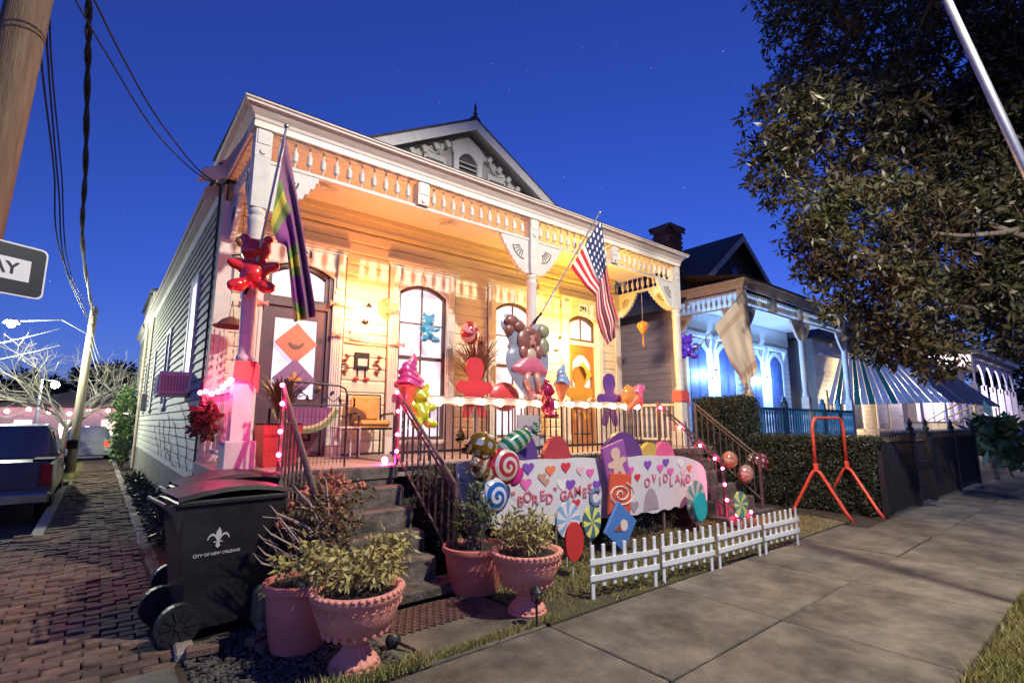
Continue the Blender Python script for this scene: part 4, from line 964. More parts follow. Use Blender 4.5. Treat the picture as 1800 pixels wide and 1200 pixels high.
STRAP = M('strap leaf', (.16,.14,.055), .45, .4, 5, col2=(.08,.06,.03))
def blob(c, r, n): 
    d = rng.normal(size=(n,3)); d /= np.linalg.norm(d,axis=1)[:,None]; return np.array(c)+d*np.array(r)*(rng.random((n,1))**.4)
def strap_plant(name, label, c, h, n, mat, spread=.35, loc=None, wd=.028):
    t = thing(name, label, 'plant', c); m = MB()
    for k in range(n):
        a = random.random()*2*PI; L = h*random.uniform(.6,1.05); out = spread*random.uniform(.25,1); w_ = wd*random.uniform(.6,1.2)
        p = [Vector((math.cos(a)*out*f**1.6, math.sin(a)*out*f**1.6, L*(f-.45*f**2.6*random.uniform(.5,1)))) for f in (0,.25,.5,.75,1)]
        s_ = Vector((-math.sin(a),math.cos(a),0)); vs = []
        for i, q in enumerate(p): ww = w_*(.5,.9,1,.7,.05)[i]; vs += [Vector(c)+q+s_*ww/2, Vector(c)+q-s_*ww/2+Vector((0,0,.004))]
        m.add(vs, [(2*i,2*i+1,2*i+3,2*i+2) for i in range(4)])
    m.build('strap_leaves', mat, t); MB().lathe([(.03,-.05),(.02,.12)], c, 8).build('crown_stem', WOODST, t)
    return t
pl = thing('planter_box', 'red square planter behind the left porch post', 'planter', (1.62, 6.28, ZP))
MB().taper((1.62,6.28), .34, .34, ZP, (1.62,6.28), .42, .42, 1.56).build('tub', M('red glazed planter', (.55,.05,.05), .4, .15, 6), pl); MB().box(1.42,1.82,6.08,6.48,1.561,1.58).build('soil', SOIL, pl)
strap_plant('strap_plant', 'bushy strap leaved plant growing from the red planter', (1.62,6.28,1.56), .8, 210, STRAP, .36)
plant('trailing_plant', 'red brown trailing plant hanging outside the white side railing', blob((.98,7.0,1.62),(.1,.42,.22),70), .09,.06,.06, 5, REDL, stems=14)
# armchair
ch_ = thing('armchair', 'black tube armchair with orange cushion on the porch', 'chair', (3.12,7.2,ZP))
for s_ in (-1, 1):
    x = 3.12+s_*.27; MB().tube([(x,6.95,ZP),(x,6.95,1.68),(x,7.0,1.72),(x,7.38,1.7),(x,7.42,1.65),(x,7.42,ZP)], .014, 8).build('leg_frame', IRON, ch_)
MB().tube([(2.85,7.42,1.55),(2.85,7.46,2.0),(3.39,7.46,2.0),(3.39,7.42,1.55)], .014, 8).build('back_frame', IRON, ch_)
MB().box(2.87,3.37,6.96,7.42,1.48,1.51).build('seat', IRON, ch_)
CUSH = M('orange cushion', (.62,.30,.09), .8, .2, 8, .3)
cu = thing('seat_cushion', 'orange quilted cushion lying on the tube armchair', 'cushion', (3.12,7.2,1.515)); MB().bbox(2.88,3.36,6.97,7.4,1.512,1.62,.04).bbox(2.9,3.34,7.33,7.44,1.6,1.98,.04).build('padding', CUSH, cu, True); MB().tube([(2.9,6.965,1.57),(3.34,6.965,1.57)], .008, 6).build('piping', CUSH, cu)
pw = thing('throw_pillow', 'dark brown pillow propped in the corner of the armchair', 'pillow', (2.98,7.3,1.65), (R(-15),R(20),R(20)), local=True)
MB().puff([(.17*math.copysign(abs(math.cos(a))**.5,math.cos(a)), .15*math.copysign(abs(math.sin(a))**.5,math.sin(a))) for a in [2*PI*k/24 for k in range(24)]], .06).build('padding', M('brown pillow', (.10,.045,.03), .85), pw, True)
st = thing('side_table', 'small white tube side table beside the armchair', 'table', (2.72,7.0,ZP))
MB().bbox(2.55,2.86,6.85,7.2,1.5,1.53,.01).build('top', TRIM, st)
for (a, b) in ((2.57,6.87),(2.84,6.87),(2.57,7.18),(2.84,7.18)): MB().tube([(a,b,ZP),(a,b,1.5)], .011, 6).build('leg', TRIM, st)
# door mat hearts, watermelon slice on the door
ws = thing('watermelon_sign', 'half round watermelon slice panel leaning behind the wire gate', 'sign', (2.2,7.2,ZP+.35))
hc = (2.2, 1.92)
def half(r_, a0=200, a1=340): return [(hc[0]+r_*math.cos(R(a0+(a1-a0)*k/14)), hc[1]+r_*math.sin(R(a0+(a1-a0)*k/14))) for k in range(15)]
MB().prism(half(.48)+half(.42)[::-1], 7.18, 7.21).build('rind', M('melon rind', (.20,.26,.10), .5), ws); MB().prism(half(.419)+half(.38)[::-1], 7.185, 7.205).build('pith', M('melon pith', (.7,.6,.3), .5), ws); MB().prism(half(.379), 7.182, 7.204).build('flesh', M('melon flesh', (.22,.08,.20), .5), ws)
# dracaena with red foil berry, on a white stand
dr = thing('plant_stand', 'white pot on a stand between the two porch windows', 'planter', (4.98,7.1,ZP))
MB().lathe([(.12,0),(.1,.03),(.04,.06),(.04,.6),(.1,.63),(.14,.64)], (4.98,7.1,ZP), 14).build('pedestal', TRIM, dr); MB().lathe([(.1,0),(.15,.02),(.18,.25),(.19,.27),(.15,.27),(.14,.22)], (4.98,7.1,1.745), 16).build('pot', TRIM, dr)
strap_plant('dracaena', 'spiky dark red dracaena in the white porch pot', (4.98,7.1,2.0), 1.5, 120, M('dark red blade', (.22,.08,.06), .4, .4, 5), .62, wd=.05)
# wall ornaments between door and window
def wall_item(name, label, cat, px, py): 
    p = ony(px, py, YF-.03); return thing(name, label, cat, p), p
pk_, p = wall_item('wicker_plate', 'round woven plate hung beside the orange wall lamp', 'plate', 681, 543)
m = MB()
for r_ in (.05,.09,.13,.17): m.tube([(p.x+r_*math.cos(a*PI/10), YF-.04-.01*math.sin(a), p.z+r_*math.sin(a*PI/10)) for a in range(21)], .014, 6)
m.build('woven_rim', M('wicker', (.48,.33,.2), .8, .3, 20), pk_); MB().prism([(p.x+.18*math.cos(a*PI/12), p.z+.18*math.sin(a*PI/12)) for a in range(24)], YF-.036, YF-.03).build('base', M('wicker base', (.42,.29,.18), .8, .3, 20), pk_)
pq, p = wall_item('plaque', 'small cream plaque under the orange wall lamp', 'plaque', 630, 590); MB().bbox(p.x-.13,p.x+.13,YF-.045,YF-.018,p.z-.085,p.z+.085,.008).build('board', TRIM, pq); MB().box(p.x-.1,p.x+.1,YF-.049,YF-.0455,p.z-.055,p.z+.055).build('face', M('plaque face', (.6,.5,.4), .6), pq)
wf, p = wall_item('wall_figure', 'black framed card with long legs and red shoes on the siding', 'ornament', 636, 634)
MB().bbox(p.x-.12,p.x+.12,YF-.05,YF-.018,p.z-.13,p.z+.13,.006).build('frame', IRON, wf); MB().box(p.x-.07,p.x+.08,YF-.055,YF-.0505,p.z-.08,p.z+.03).build('card', TRIM, wf)
for s_ in (-1,1): l_ = MB().tube([(p.x+s_*.06,YF-.035,p.z-.13),(p.x+s_*.065,YF-.035,p.z-.27)], .01, 6).build('leg', IRON, wf); MB().sphere((p.x+s_*.085,YF-.045,p.z-.285), (.05,.03,.03), 10, 6).build('shoe', M('red shoe', (.5,.03,.03), .4), l_)
for (px, py, lb) in ((663,642,'curly brown metal lizard ornament right of the black framed card'),(607,640,'small dark hanging vine ornament left of the black framed card')):
    z_, p = wall_item('wall_ornament', lb, 'ornament', px, py); m = MB().tube([(p.x+.05*math.sin(k*1.3), YF-.035, p.z+.16-k*.032) for k in range(11)], [.012]*6+[.009]*5, 6); m.build('stem', REDL, z_)
    m = MB()
    for k in range(5): m.sphere((p.x+.05*math.sin(k*2.1+1), YF-.04, p.z+.13-k*.06), (.035,.015,.02), 8, 5)
    m.build('leaflets', REDL, z_)
# butterfly mobile, wind chime at the left end
mo = thing('butterfly_mobile', 'brown wire mobile of hanging butterflies at the porch end', 'mobile', onx(405,600,1.2))
p = onx(405, 575, 1.2)
MB().tube([(p.x,p.y-.22,p.z+.02),(p.x,p.y,p.z+.35),(p.x,p.y+.22,p.z+.02)], .004, 4).build('hanger', CORD, mo); m = MB()
m.lathe([(.2,0),(.21,.01),(.2,.02)], (p.x,p.y,p.z), 14, cap=False).lathe([(.19,0),(.1,.1),(.02,.14)], (p.x,p.y,p.z), 10, cap=False).build('crown', REDL, mo)
for i in range(6):
    a = i*PI/3; x, y = p.x+.17*math.cos(a), p.y+.17*math.sin(a); m = MB().tube([(x,y,p.z),(x,y,p.z-.55)], .002, 4)
    for k in range(5):
        z = p.z-.08-k*.11; m.add([(x,y,z),(x-.02,y-.05,z+.04),(x-.02,y-.045,z-.03),(x,y,z),(x+.01,y+.05,z+.04),(x+.01,y+.045,z-.03)], [(0,1,2),(3,4,5)])
    m.build('butterfly_strand', REDL, mo)
wc = thing('wind_chime', 'wind chime under a golden globe beside the red bear balloon', 'wind chime', onx(425,425,1.12)); p = onx(425, 425, 1.12)
MB().sphere(p, .07, 14, 10).build('globe', M('gold globe', (.6,.32,.08), .3, .2, 8, metal=.4), wc, True); MB().tube([p+Vector((0,0,.07)), p+Vector((0,0,.9))], .003, 4).build('hanger', CORD, wc); MB().lathe([(.09,-.2),(.095,-.19),(.09,-.18)], p, 12, cap=False).tube([p-Vector((0,0,.07)),p-Vector((0,0,.35))], .003, 4).build('hoop', IRON, wc)
for k in range(5): a = k*2*PI/5; q = p+Vector((.08*math.cos(a),.08*math.sin(a),-.2)); MB().tube([q, q-Vector((0,0,.3+.05*k))], .008, 6).build('chime_tube', SILV, wc)
RIBP = M('salmon ribbon', (.66,.24,.20), .6, .15, 9)
# ================================================================== cut-outs and balloons
def card_root(name, label, cat, loc, tilt=0, yaw=0, pitch=0, group=None): return thing(name, label, cat, loc, (pitch, tilt, yaw), group, local=True)
def smooth_poly(P, it=2):
    for _ in range(it):
        Q = []
        for i in range(len(P)):
            a, b = P[i], P[(i+1) % len(P)]; Q += [(a[0]*.75+b[0]*.25, a[1]*.75+b[1]*.25), (a[0]*.25+b[0]*.75, a[1]*.25+b[1]*.75)]
        P = Q
    return P
def ginger(s):
    half_ = [(0,1.0),(.17,.98),(.25,.86),(.24,.74),(.15,.62),(.22,.58),(.44,.60),(.52,.50),(.46,.40),(.28,.38),(.24,.32),(.30,.12),(.34,.02),(.24,-.04),(.12,.0),(.05,.18)]
    P = half_+[(-x,z) for x, z in half_[:0:-1]]
    return [(x*s, z*s) for x, z in smooth_poly(P, 2)]
def heart(s): return [(s*.062*16*math.sin(t)**3/1.0*.55, s*.034*(13*math.cos(t)-5*math.cos(2*t)-2*math.cos(3*t)-math.cos(4*t))*.9) for t in [2*PI*k/28 for k in range(28)]]
def disc(r_, n=40, sx=1): return [(r_*sx*math.cos(2*PI*k/n), r_*math.sin(2*PI*k/n)) for k in range(n)]
def dome(w_, h): return [(-w_/2,0)]+[(-w_/2*math.cos(PI*k/16)*(1-.22*math.sin(PI*k/16)), h*(.12+.88*math.sin(PI*k/16)**.8)) for k in range(17)]+[(w_/2,0)]
def flatmat(name, c, rough=.5): return M('board '+name, c, rough, .08, 5, .05)
def cutout(name, label, cat, poly, loc, mat, th=.03, tilt=0, yaw=0, group=None, edge=None, stick=None, rim=None):
    t = card_root(name, label, cat, loc, tilt, yaw, group=group)
    MB().prism(poly, -th/2, th/2).build('panel', mat, t)
    if rim: MB().ring(poly, [(p[0]*.94, p[1]*.94) for p in poly], -th/2-.004, -th/2-.0005).build('border', rim, t)
    if stick: MB().tube([(0,th/2+.008,stick[0]),(0,th/2+.008,stick[1])], .007, 6).build('stick', TRIM, t)
    return t
G_Y = 6.0
for (px, pt, pb, aw_, col, nm) in ((835,628,732,65,(.62,.04,.05),'red'),(1018,643,735,47,(.72,.33,.03),'orange'),(1070,656,746,43,(.12,.05,.28),'purple')):
    a = ony(px, pt, G_Y); b = ony(px, pb, G_Y); cutout('gingerbread_cutout', f'{nm} gingerbread man cut out standing behind the string of white bulbs', 'cutout', [(x*abs(ony(px+aw_/2,(pt+pb)/2,G_Y).x-ony(px-aw_/2,(pt+pb)/2,G_Y).x)/1.04, z*(a.z-b.z)) for x, z in ginger(1.0)], (a.x, G_Y, b.z), flatmat(nm+' ginger', col), .025, stick=(-.3,.3))
# gumdrops along the hedge
for (px, py, pw_, h, col, nm, yy) in ((977,803,46,.30,(.40,.05,.06),'red',4.64),(922,800,40,.30,(.10,.05,.22),'violet',4.65),(1093,800,64,.36,(.13,.05,.20),'dark purple',4.63),(1141,803,34,.26,(.55,.36,.08),'golden',4.63),(1166,803,34,.28,(.70,.12,.25),'pink',4.62)):
    p = ony(px, py, yy); q = ony(px+pw_, py, yy); cutout('gumdrop_cutout', f'{nm} gumdrop board rising above the white banner', 'cutout', dome(abs(q.x-p.x), h*1.12), (p.x, yy, p.z-.08), flatmat(nm+' gumdrop', col, .35), .07)
p = ony(945, 757, 5.3); t = cutout('card_cutout', 'pale grey square card with purple hearts on the porch rail', 'cutout', [(-.2,-.22),(.2,-.22),(.2,.22),(-.2,.22)], (p.x,5.5,p.z), flatmat('grey card', (.42,.40,.40))); MB().prism(heart(.22), -.024, -.0155).build('printed_heart', flatmat('violet heart', (.22,.12,.28)), t)
# white banner with wavy drip edges
BANX = lambda px, py: (ony(px, py, 4.57).x, ony(px, py, 4.57).z)
top = [(800,822),(806,812),(840,806),(880,804),(915,810),(950,806),(985,807),(1020,803),(1060,806),(1100,804),(1140,799),(1165,802),(1190,800),(1215,806),(1232,815),(1240,832)]
bot = [(1242,890),(1228,896),(1215,892),(1205,884),(1196,894),(1185,888),(1175,897),(1165,893),(1150,903),(1130,898),(1115,906),(1100,902),(1080,912),(1050,908),(1020,918),(990,914),(960,926),(925,920),(890,932),(850,926),(820,935)]
bp = [BANX(*q) for q in top+bot]
BN = thing('candy_banner', 'long white wavy edged banner with coloured hearts and pink lettering', 'banner', (5.3, 4.57, 0))
MB().prism(smooth_poly(bp, 1), 4.55, 4.585).build('panel', M('white banner board', (.62,.61,.63), .6, .06, 3, .05), BN)
for xx in (3.3,4.4,5.5,6.6,7.5): MB().box(xx-.015,xx+.015,4.59,4.62,-.05,.9).build('stake', WOODST, BN)
HC = {'purple':(.20,.08,.42),'pink':(.70,.14,.42),'red':(.62,.04,.06),'orange':(.75,.20,.08),'white':(.75,.74,.72),'rose':(.72,.45,.52),'tan':(.5,.28,.2)}
for (px, py, s_, c) in ((926,822,.26,'purple'),(922,850,.26,'pink'),(965,826,.24,'orange'),(992,820,.24,'red'),(986,851,.26,'white'),(1000,851,.26,'purple'),(1035,830,.22,'pink'),(1018,826,.22,'rose'),(1047,851,.24,'purple'),(1010,884,.22,'red'),(1106,826,.22,'pink'),(1136,816,.25,'purple'),(1158,822,.24,'pink'),(1168,812,.24,'purple'),(1176,828,.24,'pink'),(1194,814,.24,'white'),(1198,830,.22,'rose'),(950,838,.2,'tan'),(957,846,.18,'tan'),(1118,838,.2,'red'),(1209,822,.2,'orange')):
    q = BANX(px, py); yy = 4.548-.003*random.random(); P = [(q[0]+x, q[1]+z) for x, z in heart(s_*.62)]
    MB().prism(P, yy-.006, yy).build('heart', flatmat(c+' heart', HC[c]), BN)
LET = flatmat('pink letter', (.58,.16,.22))
def wavy(s, pts):
    for c, (px, py, sz) in zip(s, pts):
        q = BANX(px, py); text('letter', c, sz*.9, LET, BN, (q[0], 4.543, q[1]), (PI/2, random.uniform(-.12,.12), 0), .006)
wavy('“BORED”', [(900,872,.15),(912,881,.18),(925,873,.18),(938,879,.18),(951,871,.18),(963,876,.18),(973,864,.15)])
wavy('GAMES', [(988,871,.18),(1000,868,.18),(1013,863,.18),(1025,866,.18),(1034,858,.18)])
wavy('OVIDLAND', [(1135,848,.19),(1147,841,.19),(1157,846,.19),(1167,840,.19),(1177,847,.19),(1188,841,.19),(1198,847,.19),(1207,841,.19)])
q = BANX(1042, 874); text('letter', 'C', .30, flatmat('blue violet letter', (.16,.22,.36)), BN, (q[0], 4.535, q[1]), (PI/2,0,0), .012)
for (px, py) in ((1112,876),(1142,882)): q = BANX(px, py); MB().prism([(q[0]+x, q[1]+z-.1) for x, z in (dome(.34,.3) if px > 1130 else heart(.18))], 4.542, 4.549).build('print_and_shading', flatmat('grey pink print and shading', (.36,.30,.34)), BN)  # the heart is a print; the grey dome paints shading onto the banner
# big board cards
def card(label, px, py, yy, w_, h, tilt, col, nm): 
    p = ony(px, py, yy); t = card_root('board_card', label, 'cutout', p, R(tilt)); P = [(-w_/2,-h/2),(w_/2,-h/2),(w_/2,h/2),(-w_/2,h/2)]
    MB().bbox(-w_/2,w_/2,-.02,.02,-h/2,h/2,.008).build('panel', flatmat(nm, col, .4), t); return t
t = card('purple game card with cream gingerbread man tilted on a pile of cards', 1082, 812, 4.45, .46, .5, -14, (.30,.10,.34), 'purple card')
MB().prism([(x, z-.19) for x, z in ginger(.38)], -.03, -.0205).build('gingerbread_print', flatmat('cream print', (.66,.45,.35)), t)
t = card('orange red game card with cream swirl below the purple card', 1089, 868, 4.42, .44, .52, 6, (.62,.10,.05), 'red card')
MB().tube([((.02+.011*k)*math.cos(k*.55), -.024, (.02+.0055*k)*math.sin(k*.55)) for k in range(26)], .013, 6).build('swirl_print', flatmat('cream swirl', (.72,.6,.5)), t)
t = card('blue diamond shaped game card with an ice cream cone above the lawn', 1090, 925, 4.28, .45, .45, 38, (.07,.20,.52), 'blue card')
rot_ = lambda x, z: (x*math.cos(R(-38))+z*math.sin(R(38))*0+z*math.sin(R(-38))*-1, z*math.cos(R(-38))+x*math.sin(R(-38)))
MB().prism([rot_(x,z) for x,z in ((-.045,-.02),(.045,-.02),(0,-.14))], -.03, -.0205).build('cone_print', flatmat('cone brown', (.30,.08,.05)), t); MB().prism([rot_(x, z+.05) for x, z in disc(.07,18)], -.03, -.0205).build('scoop_print', flatmat('cream scoop', (.75,.62,.55)), t)
# lollipops
def lolly(label, px, py, yy, r_, mat, sx=1, tilt=0, ground=0, th=.03, rim=None):
    p = ony(px, py, yy); t = card_root('lollipop', label, 'lollipop', p, 0, R(tilt), group='lollipop decorations')
    MB().prism(disc(r_, 48, sx), -th/2, th/2).build('candy_disc', mat, t); MB().tube([(0,.0+th/2+.008,r_*.3),(0,th/2+.008,ground-p.z-.05)], .008, 6).build('stick', TRIM, t)
    return t
lolly('flat red lollipop on a white stick at the lawn edge', 1009, 951, 3.9, .195, flatmat('red lolly', (.55,.04,.04), .3), .68, 0)
lolly('white and pale blue swirl peppermint lollipop behind the red lollipop', 998, 913, 4.2, .195, PAT('mint swirl', 'swirl', (.70,.68,.70), (.22,.42,.65), 9, 8), .95)
lolly('teal and yellow pinwheel lollipop beside the pale blue peppermint', 1040, 917, 4.15, .175, PAT('teal swirl', 'swirl', (.06,.17,.19), (.70,.68,.16), 10, 6), .82)
lolly('large rainbow swirl lollipop at the foot of the hedge steps', 1224, 880, 4.35, .30, PAT('rainbow swirl', 'swirl', (.16,.30,.30), (.68,.50,.45), 9, 9), .8)
lolly('turquoise oval lollipop in front of the rainbow swirl lollipop', 1231, 890, 4.2, .2, flatmat('turquoise lolly', (.02,.42,.45), .3), .82)
lolly('small green and yellow pinwheel lollipop seen edge on before the steps', 1302, 886, 3.95, .19, PAT('green swirl', 'swirl', (.12,.30,.25), (.75,.70,.20), 11, 6), .62, -25)
# foil balloons
def balloon(label, px, py, yy, poly, h, mat, tilt=0, yaw=0, tails=None, name='foil_balloon', grp=None):
    p = ony(px, py, yy); t = card_root(name, label, 'balloon', p, R(tilt), R(yaw), group=grp)
    MB().puff(poly, h, 6).build('envelope', mat, t, True)
    if tails:
        for s_ in (-1, 1):
            m = MB(); x0_ = s_*tails; vs = [(x0_*.96,0,0)]
            for k in range(9): a = R(-42+84*k/8); vs.append((x0_+s_*.12*math.cos(a), .03*(-1)**k, .13*math.sin(a)))
            m.add(vs, [(0,k,k+1) for k in range(1,9)]); m.build('wrapper_twist', mat, t)
    MB().tube([(0,h*.6,-.05),(.02,h+.02,-.35),(0,h+.03,-.6)], .002, 4).build('ribbon', CORD, t)
    return t
FR_, FG_, FB_ = (.50,.04,.05), (.04,.22,.10), (.03,.14,.42)
balloon('red and white spiral candy balloon in the candy bunch', 886, 819, 4.4, disc(.21), .1, PAT('red spiral', 'spiral', FR_, (.75,.66,.62), 75, 1, .15, .35))
balloon('blue and white spiral candy balloon at the bottom of the candy bunch', 866, 872, 4.35, disc(.195), .1, PAT('blue spiral', 'spiral', FB_, (.72,.76,.82), 75, 1, .15, .35))
ov = [(.26*math.cos(2*PI*k/36), .12*math.sin(2*PI*k/36)) for k in range(36)]
balloon('green striped wrapped candy balloon at the top of the candy bunch', 905, 776, 4.42, ov, .1, PAT('green stripe', 'stripes', FG_, (.55,.66,.52), 60, 1, .15, .5), -22, tails=.27)
balloon('gold candy balloon with white dots in the candy bunch', 848, 783, 4.42, [(.20*x/.26*.9, z*1.2) for x, z in ov], .13, PAT('gold dots', 'dots', (.34,.20,.03), (.75,.68,.55), 9, 1, .12, .7), 20, tails=.22)
balloon('brown striped wrapped candy balloon in the candy bunch', 850, 832, 4.4, [(x*.88, z*.8) for x, z in ov], .09, PAT('brown stripe', 'stripes', (.22,.09,.04), (.62,.48,.35), 55, 1, .15, .5), 52, tails=.26)
balloon('small magenta foil twist beside the red spiral balloon', 908, 838, 4.38, [(x*.45, z*.6) for x, z in ov], .05, foil('magenta foil', (.50,.02,.20)), -50)
balloon('orange swirled round candy balloon tied to the hedge side rail', 1283, 808, 4.75, disc(.16), .12, PAT('orange swirl', 'swirl', (.62,.22,.12), (.78,.45,.30), 12, 6, .15, .4))
balloon('peach swirled round candy balloon under the orange one', 1311, 832, 4.6, disc(.165), .12, PAT('peach swirl', 'swirl', (.68,.30,.22), (.80,.50,.38), 14, 8, .15, .4))
balloon('red candy balloon with white dots at the end of the hedge rail', 1337, 811, 4.6, [(x*.75, z*1.35) for x, z in ov], .12, PAT('red dots', 'dots', (.42,.03,.07), (.72,.55,.52), 10, 1, .15, .5), 15, tails=.2)
balloon('small striped silver gold candy balloon between the orange and dotted ones', 1322, 806, 4.68, [(x*.5, z*.8) for x, z in ov], .08, PAT('silver stripe', 'stripes', (.30,.22,.12), (.7,.6,.5), 70, 1, .15, .6), -40)
def rebuild(parts, vox, mat, name):
    m = MB()
    for c, r_ in parts: m.sphere(c, r_, 14, 10)
    me = m.mesh(name, mat); o = bpy.data.objects.new('tmp', me); COL.objects.link(o)
    md = o.modifiers.new('r', 'REMESH'); md.mode = 'VOXEL'; md.voxel_size = vox; md.use_smooth_shade = True
    s2 = o.modifiers.new('s', 'SMOOTH'); s2.iterations = 3; s2.factor = .5
    dg = bpy.context.evaluated_depsgraph_get(); out = bpy.data.meshes.new_from_object(o.evaluated_get(dg)); bpy.data.objects.remove(o); out.name = name
    if not out.materials: out.materials.append(mat)
    return out
def bear(label, p, s, mat, yaw=0, tilt=0):
    t = card_root('bear_balloon', label, 'balloon', p, R(tilt), R(yaw))
    P = [((0,0,.70),(.23,.17,.21)),((-.17,0,.90),(.085,.06,.085)),((.17,0,.90),(.085,.06,.085)),((0,-.15,.66),(.09,.06,.07)),((0,0,.34),(.22,.17,.26)),((0,-.08,.3),(.15,.13,.17)),
         ((-.25,-.06,.44),(.12,.09,.085)),((.25,-.06,.44),(.12,.09,.085)),((-.32,-.1,.46),(.07,.07,.07)),((.32,-.1,.46),(.07,.07,.07)),((-.19,-.1,.1),(.12,.14,.11)),((.19,-.1,.1),(.12,.14,.11)),((-.27,-.16,.08),(.08,.09,.09)),((.27,-.16,.08),(.08,.09,.09))]
    me = rebuild([((a[0]*s,a[1]*s,a[2]*s),tuple(q*s for q in r_)) for a, r_ in P], .022*s/.66, mat, 'envelope'); o = bpy.data.objects.new('envelope', me); COL.objects.link(o); o.parent = t
    MB().tube([(0,.12*s,.5*s),(.0,.19*s,.55*s),(0,.19*s,.0)], .003, 4).build('ribbon', CORD, t); return t
def gummy(name, col, rough=.18): 
    m = foil(name, col, rough); return m
p = ony(444, 516, 5.86); bear('red foil bear balloon tied to the left porch post', p, .68, gummy('red bear foil', (.85,.03,.03)), -20)
p = ony(752, 602, 7.42); bear('blue foil bear balloon hanging in front of the window', p, .52, gummy('blue bear foil', (.02,.28,.62)), 0)
p = ony(738, 752, 5.76); bear('lime yellow foil bear balloon tied to the rail by the pink cone', p, .58, gummy('lime bear foil', (.50,.58,.02)), 15)
p = ony(962, 735, 5.62); bear('dark crimson foil bear balloon hanging by the middle post', p, .60, gummy('crimson bear foil', (.34,.01,.05)), 35)
p = Vector((9.72, 6.0, 2.93)); bear('violet foil bear balloon tied to the porch post next to the hedge', p, .56, gummy('violet bear foil', (.10,.03,.55)), -35)
def soft_serve(label, px, py, yy, h, mat, cone, tilt=0):
    p = ony(px, py, yy); t = card_root('ice_cream_balloon', label, 'balloon', p, R(tilt)); m = MB()
    prof_ = []; n = 5
    for k in range(n*4+1):
        f = k/(n*4); r_ = (.20*(1-f)**.75+.012)*(1+.13*math.sin(k*PI/2)); prof_.append((r_*h/.45, .42*f*h/.45))
    m.lathe(prof_, (0,0,0), 24); m.v = [(v[0]+.03*math.sin(v[2]*22)+.02*v[2], v[1]*.6, v[2]+.035*math.sin(2*math.atan2(v[1],v[0]))) for v in m.v]; m.build('swirl', mat, t, True)
    MB().lathe([(.03,-.34*h/.45),(.15*h/.45,-.02),(.17*h/.45,.0)], n=16).build('cone', cone, t); MB().tube([(0,.05,-.2),(0,.06,-.5)], .003, 4).build('ribbon', CORD, t); return t
CONE = foil('cone foil', (.70,.22,.08), .35)
soft_serve('pink soft serve cone balloon at the corner of the front railing', 719, 678, 5.78, .42, foil('pink swirl foil', (.62,.07,.27), .25), CONE, 4)
soft_serve('pale blue soft serve cone balloon beside the middle post', 988, 676, 5.75, .36, foil('pale blue swirl foil', (.30,.42,.62), .3), CONE, 5)
soft_serve('orange and pink soft serve cone balloon lying tilted on the rail end', 1116, 700, 5.78, .40, foil('rose swirl foil', (.70,.14,.28), .25), CONE, 48)
balloon('orange ruffled foil balloon at the end of the bulb string', 1106, 695, 5.8, [(.19*math.cos(2*PI*k/32)*(1+.08*math.cos(7*2*PI*k/32)), .19*math.sin(2*PI*k/32)*(1+.08*math.cos(7*2*PI*k/32))) for k in range(32)], .1, foil('amber foil', (.72,.30,.06), .25))
balloon('round red and white swirl balloon crowning the dracaena', 826, 585, 6.9, disc(.2,40,.85), .13, PAT('dark red spiral', 'swirl', (.35,.03,.05), (.62,.34,.34), 24, 4, .2, .3))
balloon('flat red disc balloon behind the bulb string', 887, 697, 6.05, disc(.22,36,1.3), .06, foil('red disc foil', (.66,.06,.05), .35))
# plain doll shaped foil balloon on the middle post
db = card_root('doll_balloon', 'large doll shaped foil balloon with pink skirt on the middle post', 'balloon', ony(930, 625, 5.86))
sil = smooth_poly([(-.42,.50),(-.30,.56),(-.08,.46),(.02,.34),(.10,.46),(.24,.50),(.30,.36),(.26,.16),(.34,-.02),(.30,-.22),(.22,-.40),(.12,-.56),(.02,-.62),(-.10,-.52),(-.24,-.36),(-.34,-.20),(-.36,-.02),(-.28,.10),(-.36,.26),(-.44,.38)], 2)
MB().puff(sil, .07, 6).build('backing', foil('grey blue foil', (.26,.30,.38), .3), db, True)
def puffs(name, mat, L_):
    m = MB()
    for (x, z, rx, rz) in L_: m.sphere((x,-.065,z), (rx,.05,rz), 14, 8)
    m.build(name, mat, db, True)
puffs('curls', foil('brown curl foil', (.22,.08,.06), .4), [(-.3,.44,.1,.08),(-.2,.38,.09,.08),(-.34,.32,.07,.07),(-.1,.2,.13,.16),(.06,.24,.09,.13),(-.02,.32,.11,.07)])
puffs('head', foil('rose skin foil', (.50,.22,.18), .4), [(-.02,.19,.105,.13)])
db_f = MB()
for (x, z, rx, rz) in ((-.055,.22,.016,.012),(.03,.22,.016,.012),(-.01,.13,.035,.018)): db_f.sphere((x,-.114,z), (rx,.006,rz), 8, 6)
db_f.build('face_print', M('dark print', (.10,.03,.03), .5), db)
puffs('bodice', foil('cream foil', (.55,.40,.30), .4), [(-.02,.0,.09,.11)])
for q_ in ((-.13,.04,.07,.1),(.11,.06,.07,.1)): puffs('sleeve', foil('brown sleeve foil', (.28,.10,.08), .4), [q_])
sk = smooth_poly([(-.1,.02),(.08,.02),(.2,-.12),(.3,-.24),(.12,-.27),(-.05,-.29),(-.2,-.26),(-.32,-.2),(-.2,-.08)], 2); m_ = MB().puff(sk, .075, 5); m_.v = [(v[0], v[1]-.05, v[2]) for v in m_.v]; m_.build('skirt', foil('pink skirt foil', (.60,.14,.22), .35), db, True)
for sx_ in (-1, 1):
    lg_ = MB().tube([(sx_*.06,-.06,-.24),(sx_*.09,-.07,-.36),(sx_*.05+.04,-.06,-.5)], [.05,.042,.03], 10).build('leg', foil('peach leg foil', (.58,.30,.22), .4), db, True); MB().sphere((sx_*.05+.055,-.075,-.52), (.045,.035,.025), 10, 6).build('slipper', foil('pink skirt foil', (.6,.14,.22)), lg_, True)
